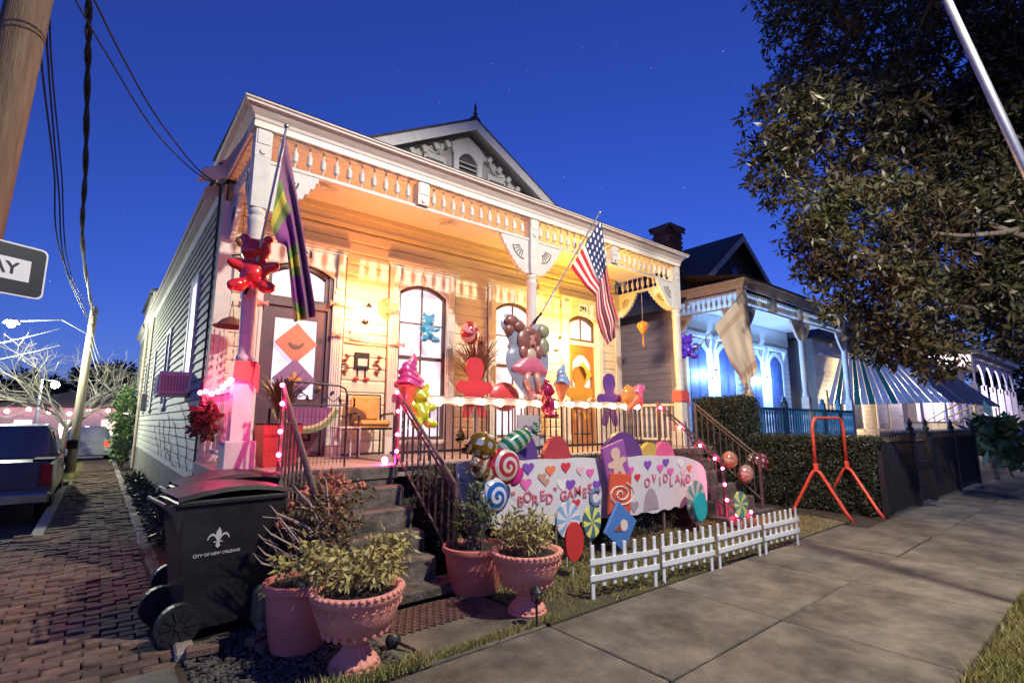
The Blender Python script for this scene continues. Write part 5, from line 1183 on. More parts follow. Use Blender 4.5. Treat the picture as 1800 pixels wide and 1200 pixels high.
puffs('wing', foil('olive foil', (.24,.26,.16), .4), [(.2,.36,.09,.1),(.2,.14,.09,.13)])
db.scale = (1.3,1,1.12)
# lanterns
def lantern(label, p, r_, col, ztop):
    t = thing('paper_lantern', label, 'lantern', p, group='hanging paper lanterns')
    MB().lathe([(.03,-1.15*r_),(.4*r_,-.9*r_),(.85*r_,-.2*r_),(r_,.25*r_),(.8*r_,.75*r_),(.35*r_,1.0*r_),(.03,1.02*r_)], p, 12).build('shade', M('lantern '+label[:6], col, .7, .15, 8), t, True)
    m = MB()
    for k in range(8): a = k*PI/4; m.tube([(p[0]+q*math.cos(a)*1.02, p[1]+q*math.sin(a)*1.02, p[2]+z) for q, z in ((.4*r_,-.9*r_),(.85*r_,-.2*r_),(r_,.25*r_),(.8*r_,.75*r_),(.35*r_,1.0*r_))], .003, 4)
    m.build('ribs', RAILB, t); MB().tube([(p[0],p[1],p[2]+r_),(p[0],p[1],ztop)], .003, 4).build('cord', TRIM, t); MB().lathe([(.008,-3.4*r_),(.02,-3.2*r_),(.012,-2*r_),(.004,-1.1*r_)], p, 8).build('tassel', M('tassel', (.6,.28,.08), .7), t)
lantern('orange silk lantern with tassel hanging before the brown neighbour wall', ony(1130, 575, 6.5), .125, (.75,.30,.06), 4.9)
lantern('small red orange lantern hanging by the narrow porch window', ony(905, 612, 6.9), .13, (.75,.16,.04), 4.9)
# diamonds on the doors
def diamond(label, c, z, s, yy, col, nm, deco):
    t = card_root('diamond_sign', label, 'sign', (c, yy, z), R(45)); MB().bbox(-s/2,s/2,-.01,.01,-s/2,s/2,.003).build('panel', flatmat(nm, col), t)
    ro = lambda x, z_: (x*math.cos(R(45))-z_*math.sin(R(45)), x*math.sin(R(45))+z_*math.cos(R(45)))
    MB().prism([ro(x, z_) for x, z_ in deco[0]], -.017, -.0105).build('print', flatmat(nm+' print', deco[1]), t)
crescent = [(.11*math.cos(R(a)), .11*math.sin(R(a))+.02) for a in range(190,351,16)]+[(.09*math.cos(R(a)), .06*math.sin(R(a))+.03) for a in range(345,195,-15)]
clover = [((.07+.035*math.cos(4*t))*math.cos(t), (.07+.035*math.cos(4*t))*math.sin(t)) for t in [2*PI*k/32 for k in range(32)]]
diamond('salmon diamond sign with dark crescent on the purple door', 2.12, 2.72, .42, YF-.01, (.60,.20,.13), 'salmon', (crescent, (.12,.10,.08)))
diamond('violet diamond sign with orange clover on the purple door', 2.12, 2.20, .42, YF-.012, (.22,.13,.30), 'violet', (clover, (.72,.30,.08)))
diamond('orange diamond sign with dark clover on the oak door', 8.15, 2.62, .4, YF-.01, (.66,.36,.05), 'amber', (clover, (.16,.06,.04)))
diamond('white diamond sign under the orange diamond on the oak door', 8.15, 2.12, .38, YF-.012, (.66,.62,.5), 'ivory', (clover, (.5,.35,.2)))
# ribbon cuffs on the posts
for x, lb in ((PX[0], 'red satin cuff round the left porch post'), (PX[2], 'red satin cuff round the porch post beside the hedge')):
    t = thing('ribbon_cuff', lb, 'ribbon', (x, PY, 2.1), group='red cuffs on porch posts'); MB().taper((x,PY), .25, .25, 2.02, (x,PY), .215, .215, 2.24).build('band', RIBBON, t); MB().prism([(x+.06,2.03),(x+.13,1.9),(x+.13,2.2),(x+.09,2.22)], PY-.14, PY-.127).build('bow_tail', RIBBON, t)
# ================================================================== flags
def flag(name, label, Lp, Rp, pole, mat_fn, yy, amp=.06, nu=28, nv=18, folds=2.5):
    t = thing(name, label, 'flag', pole[0])
    def poly(P, f):
        d = [0]
        for i in range(1, len(P)): d.append(d[-1]+math.dist(P[i], P[i-1]))
        s_ = f*d[-1]
        for i in range(1, len(P)):
            if s_ <= d[i]+1e-9: g = (s_-d[i-1])/(d[i]-d[i-1]); return (P[i-1][0]+(P[i][0]-P[i-1][0])*g, P[i-1][1]+(P[i][1]-P[i-1][1])*g)
        return P[-1]
    m = MB(); uv = []
    for i in range(nu+1):
        u = i/nu; a, b = poly(Rp, u), poly(Lp, u)
        for j in range(nv+1):
            v = j/nv; px, py = a[0]+(b[0]-a[0])*v, a[1]+(b[1]-a[1])*v
            base = ony(px, py, yy); f = amp*math.sin(v*folds*2*PI+u*1.3)*min(1, .15+u*1.6)+.02*math.sin(u*9+v*3)
            m.v.append(tuple(CAMP+(base-CAMP)*(1-f/ (base-CAMP).length*1.0))); uv.append((u, v))
    for i in range(nu):
        for j in range(nv): q = i*(nv+1)+j; m.f.append((q,q+1,q+nv+2,q+nv+1))
    m.uv = uv; m.build('cloth', mat_fn, t, True)
    MB().tube([pole[0], pole[1]], .013, 8).build('pole', SILV, t); MB().sphere(pole[1], .028, 10, 8).build('finial', SILV, t, True); MB().tube([pole[0]+Vector((-.04,.06,-.05)), pole[0]+(pole[1]-pole[0])*.06], .024, 8).build('holder', IRON, t)
    return t
def uvmat(name, fn):
    m, t, p = nodes(name); p.inputs['Roughness'].default_value = .8
    tcn = t.nodes.new('ShaderNodeTexCoord'); sp = t.nodes.new('ShaderNodeSeparateXYZ'); t.links.new(tcn.outputs['UV'], sp.inputs[0])
    def mth(op, a, b=None):
        n = t.nodes.new('ShaderNodeMath'); n.operation = op
        for i, v in enumerate((a, b)):
            if v is None: continue
            if isinstance(v, (int, float)): n.inputs[i].default_value = v
            else: t.links.new(v, n.inputs[i])
        return n.outputs[0]
    def mix(f, a, b):
        n = t.nodes.new('ShaderNodeMix'); n.data_type = 'RGBA'; t.links.new(f, n.inputs[0])
        for i, v in ((6, a), (7, b)):
            if isinstance(v, tuple): n.inputs[i].default_value = (*v, 1)
            else: t.links.new(v, n.inputs[i])
        return n.outputs[2]
    t.links.new(fn(sp.outputs[0], sp.outputs[1], mth, mix), p.inputs['Base Color']); return m
def us(u, v, mth, mix):
    st_ = mth('LESS_THAN', mth('FRACT', mth('MULTIPLY', v, 6.5)), .5); col = mix(st_, (.68,.64,.62), (.55,.02,.03))
    cant = mth('MULTIPLY', mth('LESS_THAN', u, .40), mth('LESS_THAN', v, .538))
    a = mth('SUBTRACT', mth('FRACT', mth('MULTIPLY', u, 15.0)), .5); b = mth('SUBTRACT', mth('FRACT', mth('MULTIPLY', v, 9.3)), .5)
    star = mth('LESS_THAN', mth('ADD', mth('MULTIPLY', a, a), mth('MULTIPLY', b, b)), .07)
    return mix(cant, col, mix(star, (.02,.03,.12), (.70,.70,.72)))
def mardi(u, v, mth, mix):
    s_ = mth('FRACT', mth('ADD', mth('MULTIPLY', u, 2.2), mth('MULTIPLY', v, .55)))
    c = mix(mth('GREATER_THAN', s_, .30), (.26,.05,.24), (.16,.26,.06)); c = mix(mth('GREATER_THAN', s_, .48), c, (.55,.45,.06)); c = mix(mth('GREATER_THAN', s_, .66), c, (.20,.24,.07)); c = mix(mth('GREATER_THAN', s_, .82), c, (.28,.06,.25)); 
    return mix(mth('LESS_THAN', v, .42), c, (.24,.10,.20))
def plainf(u, v, mth, mix):
    return mix(mth('GREATER_THAN', mth('SINE', mth('MULTIPLY', u, 9.0)), .93), (.80,.66,.50), (.66,.47,.32))
FY = 5.35
flag('national_flag', 'red white and blue striped flag with stars on the middle porch post', [(1003,470),(1030,505),(1047,520),(1048,558),(1056,585),(1068,606)], [(1057,384),(1064,450),(1075,520),(1086,560),(1081,578),(1082,592)], (ony(945,562,5.9), ony(1054,374,FY)), uvmat('stars and stripes', us), FY, .07)
flag('carnival_flag', 'purple green and gold carnival flag on the left porch post', [(476,395),(487,425),(503,432),(508,470),(512,520),(517,566)], [(503,240),(520,330),(534,410),(545,480),(553,530),(555,556)], (ony(441,508,5.85), ony(504,222,5.45)), uvmat('carnival stripes', mardi), 5.45, .06)
flag('beige_flag', 'plain beige flag hanging before the blue lit porch', [(1256,573),(1270,605),(1285,640),(1300,662),(1306,678)], [(1311,508),(1318,570),(1326,620),(1332,645),(1330,656)], (ony(1226,613,5.9), ony(1311,505,5.5)), uvmat('beige cloth', plainf), 5.6, .09)
# ================================================================== bins, urns, pots
def bin_(label, x, y, rz, lid_open=0.0, logo=True):
    t = thing('wheeled_bin', label, 'bin', (x,y,0), (0,0,rz), 'wheeled bins', local=True)
    b = MB().taper((.02,0), .56, .48, .06, (0,0), .74, .60, .98); b.build('body', PLAST, t)
    MB().bbox(-.40,.40,-.325,.325,.965,1.01,.012).build('rim', PLAST, t)
    m = MB(); vs = []; fs = []
    n = 8
    for i in range(n+1):
        f = i/n; xx = -.40+.84*f; zz = 1.02+.055*math.sin(PI*f)+lid_open*f; vs += [(xx,-.33,zz-.012),(xx,-.30,zz+.02),(xx,.30,zz+.02),(xx,.33,zz-.012)]
    for i in range(n):
        for k in range(3): fs.append((i*4+k,i*4+k+1,i*4+k+5,i*4+k+4))
    m.add(vs, fs); m.box(.40,.46,-.12,.12,1.0+lid_open,1.025+lid_open); m.build('lid', PLAST, t)
    MB().tube([(-.47,-.3,.99),(-.47,.3,.99)], .018, 8).build('handle', PLAST, t)
    for s_ in (-.28,.28): MB().prism([(-.49,.98),(-.36,1.0),(-.36,.80),(-.39,.8),(-.42,.92)], s_-.02, s_+.02).build('handle_arm', PLAST, t)
    for s_ in (-1,1):
        m = MB().tube([(-.32,s_*.26,.145),(-.32,s_*.32,.145)], .145, 24); w_ = m.build('wheel', PLAST, t)
        for k in range(10): a = k*PI/5; MB().prism([(-.32+.035*math.cos(a-.3),.145+.035*math.sin(a-.3)),(-.32+.115*math.cos(a-.1),.145+.115*math.sin(a-.1)),(-.32+.115*math.cos(a+.1),.145+.115*math.sin(a+.1)),(-.32+.035*math.cos(a+.3),.145+.035*math.sin(a+.3))], *sorted((s_*.3205, s_*.330))).build('spoke', PLAST, w_)
        MB().tube([(-.32,s_*.3205,.145),(-.32,s_*.34,.145)], .03, 12).build('hub', PLAST, w_)
    if logo:
        PRN = M('grey white print', (.50,.50,.50), .6, .1, 9)
        pet = lambda sx: [(sx*x, z) for x, z in ((.012,-.01),(.03,.03),(.055,.045),(.078,.035),(.088,.01),(.1,.008),(.092,.035),(.07,.062),(.045,.062),(.022,.045))]
        def at(P, z0): return [(-.1+x*.8, z0+z*.8) for x, z in P]
        slope = lambda z: -.24-.06*(z-.06)/.92-.002
        def put(P): 
            m = MB().prism(P, 0, .004); m.v = [(v[0], slope(v[2])-.001+(-.003 if v[1] < .002 else 0), v[2]) for v in m.v]; m.build('emblem', PRN, t)
        put(at([(0,.12),(.022,.075),(.024,.04),(.012,-.01),(-.012,-.01),(-.024,.04),(-.022,.075)], .70)); put(at(pet(1), .70)); put(at(pet(-1), .70)[::-1])
        put(at([(-.04,-.022),(.04,-.022),(.04,-.012),(-.04,-.012)], .70)); put(at([(-.012,-.024),(.012,-.024),(.02,-.055),(0,-.075),(-.02,-.055)], .70))
        text('lettering', 'CITY OF NEW ORLEANS', .030, PRN, t, (-.1, slope(.60)-.004, .60), (PI/2+.065,0,0), .001)
    return t
bin_('black wheeled bin with a pale lily emblem standing on the gravel', .88, 4.9, R(6))
bin_('black wheeled bin standing behind the one with the emblem', 1.0, 5.62, R(4), .05, False)
def urn(label, x, y, s):
    t = thing('urn', label, 'urn', (x,y,0), group='terracotta urns'); n = 32
    MB().lathe([(.175*s,0),(.18*s,.02*s),(.17*s,.035*s)], (x,y,0), n).build('foot', TERRA, t)
    MB().lathe([(.168*s,.035*s),(.15*s,.06*s),(.11*s,.10*s),(.085*s,.14*s),(.075*s,.17*s)], (x,y,0), 64, flute=.07, nf=16).build('fluted_stem', TERRA, t, True)
    MB().lathe([(.08*s,.17*s),(.095*s,.185*s),(.08*s,.2*s)], (x,y,0), n).build('collar', TERRA, t, True)
    MB().lathe([(.075*s,.2*s),(.17*s,.23*s),(.255*s,.30*s),(.295*s,.40*s),(.305*s,.47*s),(.325*s,.49*s),(.33*s,.52*s),(.315*s,.545*s),(.285*s,.54*s),(.275*s,.5*s),(.02,.49*s)], (x,y,0), n).build('bowl', TERRA, t, True)
    m = MB()
    for k in range(40): a = 2*PI*k/40; m.sphere((x+.322*s*math.cos(a), y+.322*s*math.sin(a), .532*s), (.022*s,.022*s,.016*s), 6, 4)
    m.build('beaded_rim', TERRA, t, True); m = MB()
    for k in range(28): a = 2*PI*k/28; m.tube([(x+(.305+.012*math.cos(b*PI/3))*s*math.cos(a+.05*math.sin(b*PI/3)), y+(.305+.012*math.cos(b*PI/3))*s*math.sin(a+.05*math.sin(b*PI/3)), (.445+.018*math.sin(b*PI/3))*s) for b in range(7)], .005*s, 4)
    tag(m.build('guilloche_band', TERRA, t, True), kind='stuff'); m = MB()
    for k in range(22): a = 2*PI*k/22; m.sphere((x+.222*s*math.cos(a), y+.222*s*math.sin(a), .268*s), (.024*s,.024*s,.035*s), 6, 5)
    m.build('gadroons', TERRA, t, True); MB().lathe([(.0,.505*s),(.27*s,.508*s)], (x,y,0), n, cap=False).build('soil', SOIL, t)
    return t
def pot(label, x, y, r_, h, mat=TERRA2):
    t = thing('plant_pot', label, 'pot', (x,y,0), group='bell shaped plant pots'); n = 36
    MB().lathe([(.70*r_,0),(.74*r_,.05*h),(.86*r_,.55*h),(.87*r_,.57*h),(.865*r_,.59*h),(.92*r_,.86*h),(1.0*r_,.88*h),(1.02*r_,.93*h),(1.0*r_,.99*h),(.92*r_,h),(.9*r_,.9*h),(.02,.88*h)], (x,y,0), n).build('body', mat, t, 'auto'); MB().lathe([(.0,.90*h),(.89*r_,.905*h)], (x,y,0), n, cap=False).build('soil', SOIL, t); return t
urn('terracotta urn with spilling leafy plant beside a rose coloured bell pot', 1.47, 3.47, .93); urn('terracotta urn with dry shrub standing on the lawn edge', 3.0, 3.5, .93)
pot('rose coloured bell pot behind the leafy urn', 1.28, 4.05, .26, .46); pot('rose coloured bell pot with tall thin shrub at the foot of the steps', 2.97, 4.25, .31, .42)
plant('leafy_plant', 'yellow green leafy plant spilling over the urn by the bins', np.concatenate([blob((1.5,3.55,.62),(.34,.3,.13),120), blob((1.85,3.75,.66),(.2,.2,.1),40), blob((1.3,3.9,.62),(.25,.2,.14),60)]), .06,.022,.05, 9, OLIVE, droop=.5, loc=(1.47,3.5,.47), stems=40)
plant('leafy_shrub', 'dry olive shrub growing in the lawn urn', blob((3.0,3.52,.66),(.30,.28,.16),130), .055,.018,.05, 9, OLIVE, loc=(3.0,3.5,.47), stems=50)
plant('thin_shrub', 'thin stemmed shrub in the bell pot at the foot of the steps', np.concatenate([blob((2.95,4.25,.68),(.22,.2,.2),60), blob((3.0,4.3,.95),(.12,.12,.25),14)]), .075,.026,.05, 5, GRN, loc=(2.97,4.25,.38), stems=40)
# rose bush by the bins
rb = []
for k in range(15): rb.append(blob((1.55+random.gauss(0,.17), 4.6+random.gauss(0,.22), .85+random.gauss(0,.2)),(.13,.13,.1),10))
plant('rose_bush', 'tangled rose bush with bare stems beside the bins', np.concatenate(rb), .05,.03,.06, 10, M('bush leaf', (.20,.16,.07), .55, .5, 4, col2=(.10,.05,.03)), loc=(1.6,4.55,0), stems=70)
m = MB(); t = thing('bare_branches', 'pale bare twigs arching across the front of the bin', 'branch', (1.62,4.45,.1))
for k in range(9):
    a = Vector((1.58,4.38,.42+.04*k)); e = Vector((1.02+.05*k+random.gauss(0,.06), 4.28+random.gauss(0,.05), .55+.07*k)); m.tube([a, (a+e)/2+Vector((0,-.03,-.03+random.gauss(0,.05))), e, e+Vector((-.06,-.02,.07))], [.012,.009,.007,.003], 5)
    for q_ in range(3): z_ = a.lerp(e, .4+.2*q_); m.tube([z_, z_+Vector((-.12+random.gauss(0,.05),-.03,.1+random.gauss(0,.06)))], [.005,.002], 4)
m.build('twigs', M('pale twig', (.42,.32,.27), .8, .2, 12), t)
BL = MB()
for k in range(11): 
    c = (1.5+random.uniform(-.35,.35), 4.5+random.uniform(-.35,.3), random.uniform(.75,1.15))
    for q in range(7): BL.sphere((c[0]+random.gauss(0,.014), c[1]+random.gauss(0,.014), c[2]+random.gauss(0,.012)), .018, 6, 5)
tag(BL.build('rose_blossoms', RUST), 'small salmon blossoms scattered over the rose bush by the bins', 'flowers', kind='stuff')
plant('rust_flower', 'bright rust red flowering plant between the stair rail and the steps', np.concatenate([blob((1.68,4.75,.72),(.13,.14,.2),50), blob((1.72,4.85,1.0),(.16,.14,.13),40)]), .09,.02,.05, 6, RUST, loc=(1.64,4.75,.12), stems=18)
# small ground things
mt_ = thing('door_mat', 'brown open weave rubber mat at the foot of the steps', 'mat', (2.3,3.98,0)); m = MB()
for i in range(13):
    for j in range(8):
        x, y = 1.9+i*.066+(.033 if j % 2 else 0), 3.74+j*.058; m.ring([(x+a*.036, y+b*.036) for a, b in ((1,0),(0,1),(-1,0),(0,-1))], [(x+a*.022, y+b*.022) for a, b in ((1,0),(0,1),(-1,0),(0,-1))], 0, .012)
m.v = [(v[0], v[2], v[1]+.004) for v in m.v]; m.build('weave', M('mat rubber', (.13,.07,.06), .7, .3, 12), mt_)
sl2 = thing('solar_stake_light', 'black solar stake light in front of the lawn urn', 'garden light', (2.86,3.22,0)); MB().tube([(2.86,3.22,-.02),(2.86,3.22,.2)], .01, 6).build('stake', IRON, sl2); m = MB()
for k in range(6): a = k*PI/3; m.tube([(2.86,3.22,.16),(2.86+.045*math.cos(a),3.22+.045*math.sin(a),.2),(2.86+.04*math.cos(a),3.22+.04*math.sin(a),.245)], .004, 4)
m.build('cage', IRON, sl2); MB().lathe([(.06,.245),(.055,.262),(.02,.29),(.008,.3)], (2.86,3.22,0), 12).build('cap', IRON, sl2)
fl = thing('fallen_stake_light', 'black solar light lying on its side behind the leafy urn', 'garden light', (1.82,3.56,.06)); MB().sphere((1.8,3.58,.05), (.06,.05,.05), 10, 7).build('cap', IRON, fl); MB().tube([(1.81,3.54,.05),(1.88,3.4,.02)], .012, 6).build('stake', IRON, fl)
for i, (x, y, a, lb) in enumerate(((1.22,4.42,20,'mossy square stone block between the bin and the pot'),)):
    s_ = thing('stone_block', lb, 'stone', (x+.02,y+.18,0)); MB().bbox(x-.12,x+.2,y+.05,y+.35,0,.3,.03).build('block', M('mossy stone', (.16,.17,.10), .9, .4, 9, .7), s_); MB().bbox(x-.13,x+.06,y-.04,y+.049,0,.1,.02).build('chip', CONC, s_)
lb_ = MB().bbox(-.1,.1,-.05,.05,0,.06,.01).mesh('loose_brick', BRICK)
for (x, y, a, lb) in ((1.08,4.28,30,'loose old brick lying on the gravel under the emblem bin'),(1.12,4.12,20,'loose old brick lying on the gravel nearest the pavement'),(.72,4.32,-10,'loose old brick beside the bin wheel')):
    o = piece('loose_brick', lb_, None, (x,y,.0), (0,0,R(a))); tag(o, lb, 'brick', 'loose bricks')
gv = MB()
for k in range(2200):
    x, y = random.uniform(.62,1.75), random.uniform(3.3,4.6); s_ = random.uniform(.008,.022); gv.sphere((x,y,-.01), (s_,s_*random.uniform(.6,1),s_*.7), 5, 3)
tag(gv.build('gravel', M('dark gravel', (.10,.09,.08), .85, .5, 60, pervar=.2)), 'dark gravel and leaf litter round the bin and pots', 'gravel', kind='stuff')
# white picket fence sections
ends = [((1043,1053),(1153,1030)),((1168,1024),(1252,1002)),((1266,998),(1336,976)),((1347,973),(1403,957))]
nms = ['beside the lawn urn','second from the lawn urn','second from the hedge steps','in front of the hedge steps']
for (a, b), nm in zip(ends, nms):
    A, B = onz(*a, 0), onz(*b, 0); d = B-A; L = d.length; ang = math.atan2(d.y, d.x)
    t = thing('picket_fence', f'low white plastic picket fence section {nm}', 'fence', A, (0,0,ang), 'white picket fence sections', local=True)
    for z in (.185,.325): MB().box(-.04,L+.04,-.022,-.008,z-.024,z+.024).build('rail', WHITE, t)
    n = 7
    for k in range(n): e = k in (0, n-1); MB().bbox(L*k/(n-1)-.021,L*k/(n-1)+.021,-.0075,.0075,-.03 if e else .10,.47,.004).build('picket', WHITE, t)

# ribbon garlands clipped across the pilasters
for k, (a, b, lb) in enumerate((((588,533),(690,549),'pink ribbon garland looped beside the orange wall lamp'),((592,588),(704,606),'pink ribbon garland under the small cream plaque'),((438,528),(462,532),'short pink ribbon garland behind the left post'))):
    A, B = ony(*a, YF-.09), ony(*b, YF-.09); t = thing('ribbon_garland', lb, 'garland', A, group='pink ribbon garlands')
    MB().tube([A.lerp(B, f/8)-Vector((0,0,.05*math.sin(PI*f/8))) for f in range(9)], .012, 6).build('ribbon', RIBP, t)
    for q in (A, B): MB().prism([(q.x-.07,q.z+.04),(q.x,q.z+.01),(q.x+.07,q.z+.04),(q.x+.07,q.z-.04),(q.x,q.z-.01),(q.x-.07,q.z-.04)], q.y-.03, q.y-.005).build('bow', RIBP, t)
# ================================================================== street lamps, poles, wires
WOODP = M('weathered pole wood', (.20,.14,.09), .9, .35, 4, .7, 18, stretch=(6,6,.5), col2=(.10,.065,.045))
sp_ = Vector((6, -.275, 0)); sd = Vector((0, .173, 1))
sl3 = thing('street_lamp', 'leaning silver steel street lamp pole in front of the big tree', 'street lamp', sp_)
MB().tube([sp_, sp_+sd*4, sp_+sd*8.3], [.04,.036,.03], 14).build('pole', SILV, sl3, True); tp = sp_+sd*8.2
MB().tube([tp, tp+Vector((-.4,-.9,.25)), tp+Vector((-.9,-2.0,.35))], .03, 8).build('arm', SILV, sl3)
MB().lathe([(.05,.12),(.16,.08),(.22,0),(.2,-.03)], tp+Vector((-1.0,-2.25,.3)), 14).build('housing', SILV, sl3); MB().lathe([(.17,0),(.12,-.06),(.02,-.08)], tp+Vector((-1.0,-2.25,.26)), 12).build('lens', EM('street lens', (1,.93,.8), 60), sl3)
lamp('street_light', tp+Vector((-1.0,-2.25,.05)), 2700, (1,.90,.74), .14, sl3, 'SPOT', (0,0,0), R(172))
pole = thing('utility_pole', 'thick weathered wooden utility pole with the one way sign', 'pole', (-.9,5.6,0))
c0, c1 = ony(52,0,5.6), ony(-20,310,5.6); d = (c0-c1).normalized(); base = c1-d*(c1.z/d.z)
pole.location = base; ORG[pole.name] = base.copy()
MB().tube([base, c1, c0, c0+d*3.5], [.17,.155,.145,.12], 18).build('shaft', WOODP, pole, True)
MB().tube([c0+d*2.6+Vector((-.9,.2,0)), c0+d*2.6+Vector((.9,-.2,0))], .06, 6).build('crossarm', WOODP, pole)
# one way sign
rgt = ony(80, 485, 4.15); dr_ = Vector((.87,.49,0)).normalized(); sg = thing('one_way_sign', 'black and white one way street sign cut by the picture edge', 'sign', rgt-dr_*.46, (0,0,math.atan2(.49,.87)), local=True)
def rrect(w_, h, r_): return [(sx*(w_/2-r_)+r_*math.cos(R(a)), sz*(h/2-r_)+r_*math.sin(R(a))) for sx, sz, a0 in ((1,1,0),(-1,1,90),(-1,-1,180),(1,-1,270)) for a in range(a0, a0+91, 15)]
SGB = M('sign black', (.012,.02,.03), .4); SGW = M('sign white', (.68,.70,.74), .4, .05)
MB().prism(rrect(.92,.31,.035), -.003, .003).build('plate', SGW, sg); MB().prism(rrect(.90,.29,.03), -.0055, -.0035).build('black_field', SGB, sg)
MB().prism([(-.40,0),(-.27,.11),(-.27,.065),(.38,.065),(.38,-.065),(-.27,-.065),(-.27,-.11)], -.008, -.006).build('white_arrow', SGW, sg)
me = text_mesh('ONE WAY', .1, .0008, 'lettering', True); me.materials.clear(); me.materials.append(SGB); o = piece('lettering', me, sg, Vector((.09,-.0095,0)), (PI/2,0,0))
MB().tube([(-.3,.004,0),(-.45,.1,.0)], .015, 6).build('bracket', SILV, sg)
# far pole with lamp
fp = thing('utility_pole', 'slim far wooden pole with a glaring street lamp on a long arm', 'pole', (-.54,21.2,-.1))
MB().tube([(-.54,21.2,-.1),(-.5,21.2,2.5),(-.46,21.2,5.3)], [.13,.12,.1], 12).build('shaft', M('pale pole wood', (.30,.25,.19), .9, .3, 5, .5, stretch=(6,6,.6)), fp, True)
fl_ = ony(20,568,20.6); MB().tube([(-.48,21.15,4.35),(-1.2,21.0,4.75),fl_+Vector((.15,0,.08))], .018, 8).build('arm', M('grey arm', (.10,.10,.11), .7), fp)
MB().lathe([(.03,.14),(.16,.08),(.2,0)], fl_, 12).build('housing', MATS['grey arm'], fp); MB().sphere(fl_-Vector((0,0,.05)), .085, 12, 8).build('lens', EM('far street lens', (.75,.95,1), 200), fp, True)
lamp('street_light', fl_-Vector((0,.35,.15)), 1250, (.95,1,.78), .15, fp)
for z in (5.0, 4.6): MB().lathe([(.05,0),(.06,.06),(.03,.12)], (-.46,21.05,z), 8).build('insulator', CONC, fp)
p2 = thing('street_lamp', 'small far street lamp shining through the bare tree', 'street lamp', (-2.4,40,-.25)); q = ony(97,676,40); MB().tube([(q.x-.6,40,-.25),(q.x-.6,40,q.z+.3),(q.x,40,q.z+.2)], .07, 8).build('pole', SILV, p2); MB().sphere(q, .2, 10, 8).build('lens', EM('far lens two', (.8,1,.95), 60), p2, True); lamp('street_light', q-Vector((0,.6,.2)), 700, (.9,1,.9), .2, p2)
def wire(label, pts, r_, twist=False, grp='overhead wires', mat=CORD):
    P = []
    for i in range(len(pts)-1):
        a, b = Vector(pts[i]), Vector(pts[i+1]); p0 = Vector(pts[max(i-1,0)]); p3_ = Vector(pts[min(i+2,len(pts)-1)])
        for k in range(10):
            t_ = k/10; P.append(.5*((2*a)+(b-p0)*t_+(2*p0-5*a+4*b-p3_)*t_*t_+(3*a-p0-3*b+p3_)*t_**3))
    P.append(Vector(pts[-1])); m = MB()
    if twist:
        for s_ in (0, PI): m.tube([p+Vector((math.cos(i*.9+s_),0,math.sin(i*.9+s_)))*r_*.8 for i, p in enumerate(P)], r_, 6)
    else: m.tube(P, r_, 5)
    o = m.build('overhead_wire', mat); tag(o, label, 'wire', grp); return o
TP = Vector((-.46,21.1,5.0))
wire('thick twisted cable running overhead from the slim far pole', [TP, ony(146,440,13), ony(150,300,10), ony(154,120,8), ony(156,0,7), ony(158,-200,5.8)], .022, True)
wire('thin overhead wire nearest the thick pole', [TP-Vector((.1,0,.1)), ony(108,450,12), ony(95,300,9), ony(75,130,7), ony(66,0,6), ony(60,-150,5)], .011)
wire('thin overhead wire second from the thick pole', [TP-Vector((.05,0,.3)), ony(118,480,12), ony(103,330,9), ony(86,130,7), ony(79,0,6), ony(70,-150,5)], .010)
wire('thin overhead wire third from the thick pole', [TP+Vector((0,0,.1)), ony(124,480,12), ony(108,300,9), ony(92,130,7), ony(86,0,6), ony(80,-150,5)], .009)
wire('upper house service wire sagging to the eave corner', [ony(388,326,7.66), ony(345,295,7.2), ony(275,205,6.3), ony(215,100,5.6), ony(165,0,5.1), ony(120,-80,4.8)], .009)
wire('lower house service wire sagging to the eave corner', [ony(388,328,7.66), ony(340,300,7.2), ony(270,228,6.3), ony(190,100,5.6), ony(132,0,5.1), ony(90,-80,4.8)], .008)
for k, (px, py) in enumerate(((238,655),(232,685),(222,700))): wire('pale service drop from the slim pole to the side wall, '+('topmost','middle','lowest')[k], [TP-Vector((0,0,.5+.25*k)), ony(185,640+20*k,20.5), onx(px,py,1.0)], .012, mat=M('pale wire', (.14,.14,.15), .7))
for k, (y0, y1) in enumerate(((604,578),(632,607))): wire('pale wire crossing the side street below the far lamp, '+('upper','lower')[k], [ony(-40,y0+8,20), ony(50,(y0+y1)/2+1,20.5), ony(105,y1,21)], .012, mat=MATS['pale wire'])
# ================================================================== vehicles
GLASSD = M('car glass', (.015,.017,.02), .08, .2, 3, spec=.7); TYRE = M('tyre', (.012,.012,.012), .85, .2, 12); RIM = M('alloy rim', (.35,.35,.36), .35, .1, metal=.8); TAILR = M('tail lamp red', (.35,.01,.015), .2); CHROME = M('chrome', (.5,.5,.52), .2, .1, metal=1.0)
def wheels(t, W_, ys, r_=.37):
    for y in ys:
        for s_ in (-1, 1):
            w_ = MB().tube([(s_*(W_/2-.24),y,r_),(s_*(W_/2-.01),y,r_)], r_, 24).build('wheel', TYRE, t); MB().tube([(s_*(W_/2-.0099),y,r_),(s_*(W_/2+.004),y,r_)], r_*.62, 18).build('rim', RIM, w_)
            m = MB()
            for k in range(5): a = k*2*PI/5; m.add([(s_*(W_/2+.012),y+.05*math.cos(a+1.5),r_+.05*math.sin(a+1.5)),(s_*(W_/2+.012),y+.05*math.cos(a-1.5),r_+.05*math.sin(a-1.5)),(s_*(W_/2+.012),y+r_*.58*math.cos(a-.1),r_+r_*.58*math.sin(a-.1)),(s_*(W_/2+.012),y+r_*.58*math.cos(a+.1),r_+r_*.58*math.sin(a+.1))], [(0,1,2,3)])
            m.build('spokes', CHROME, w_)
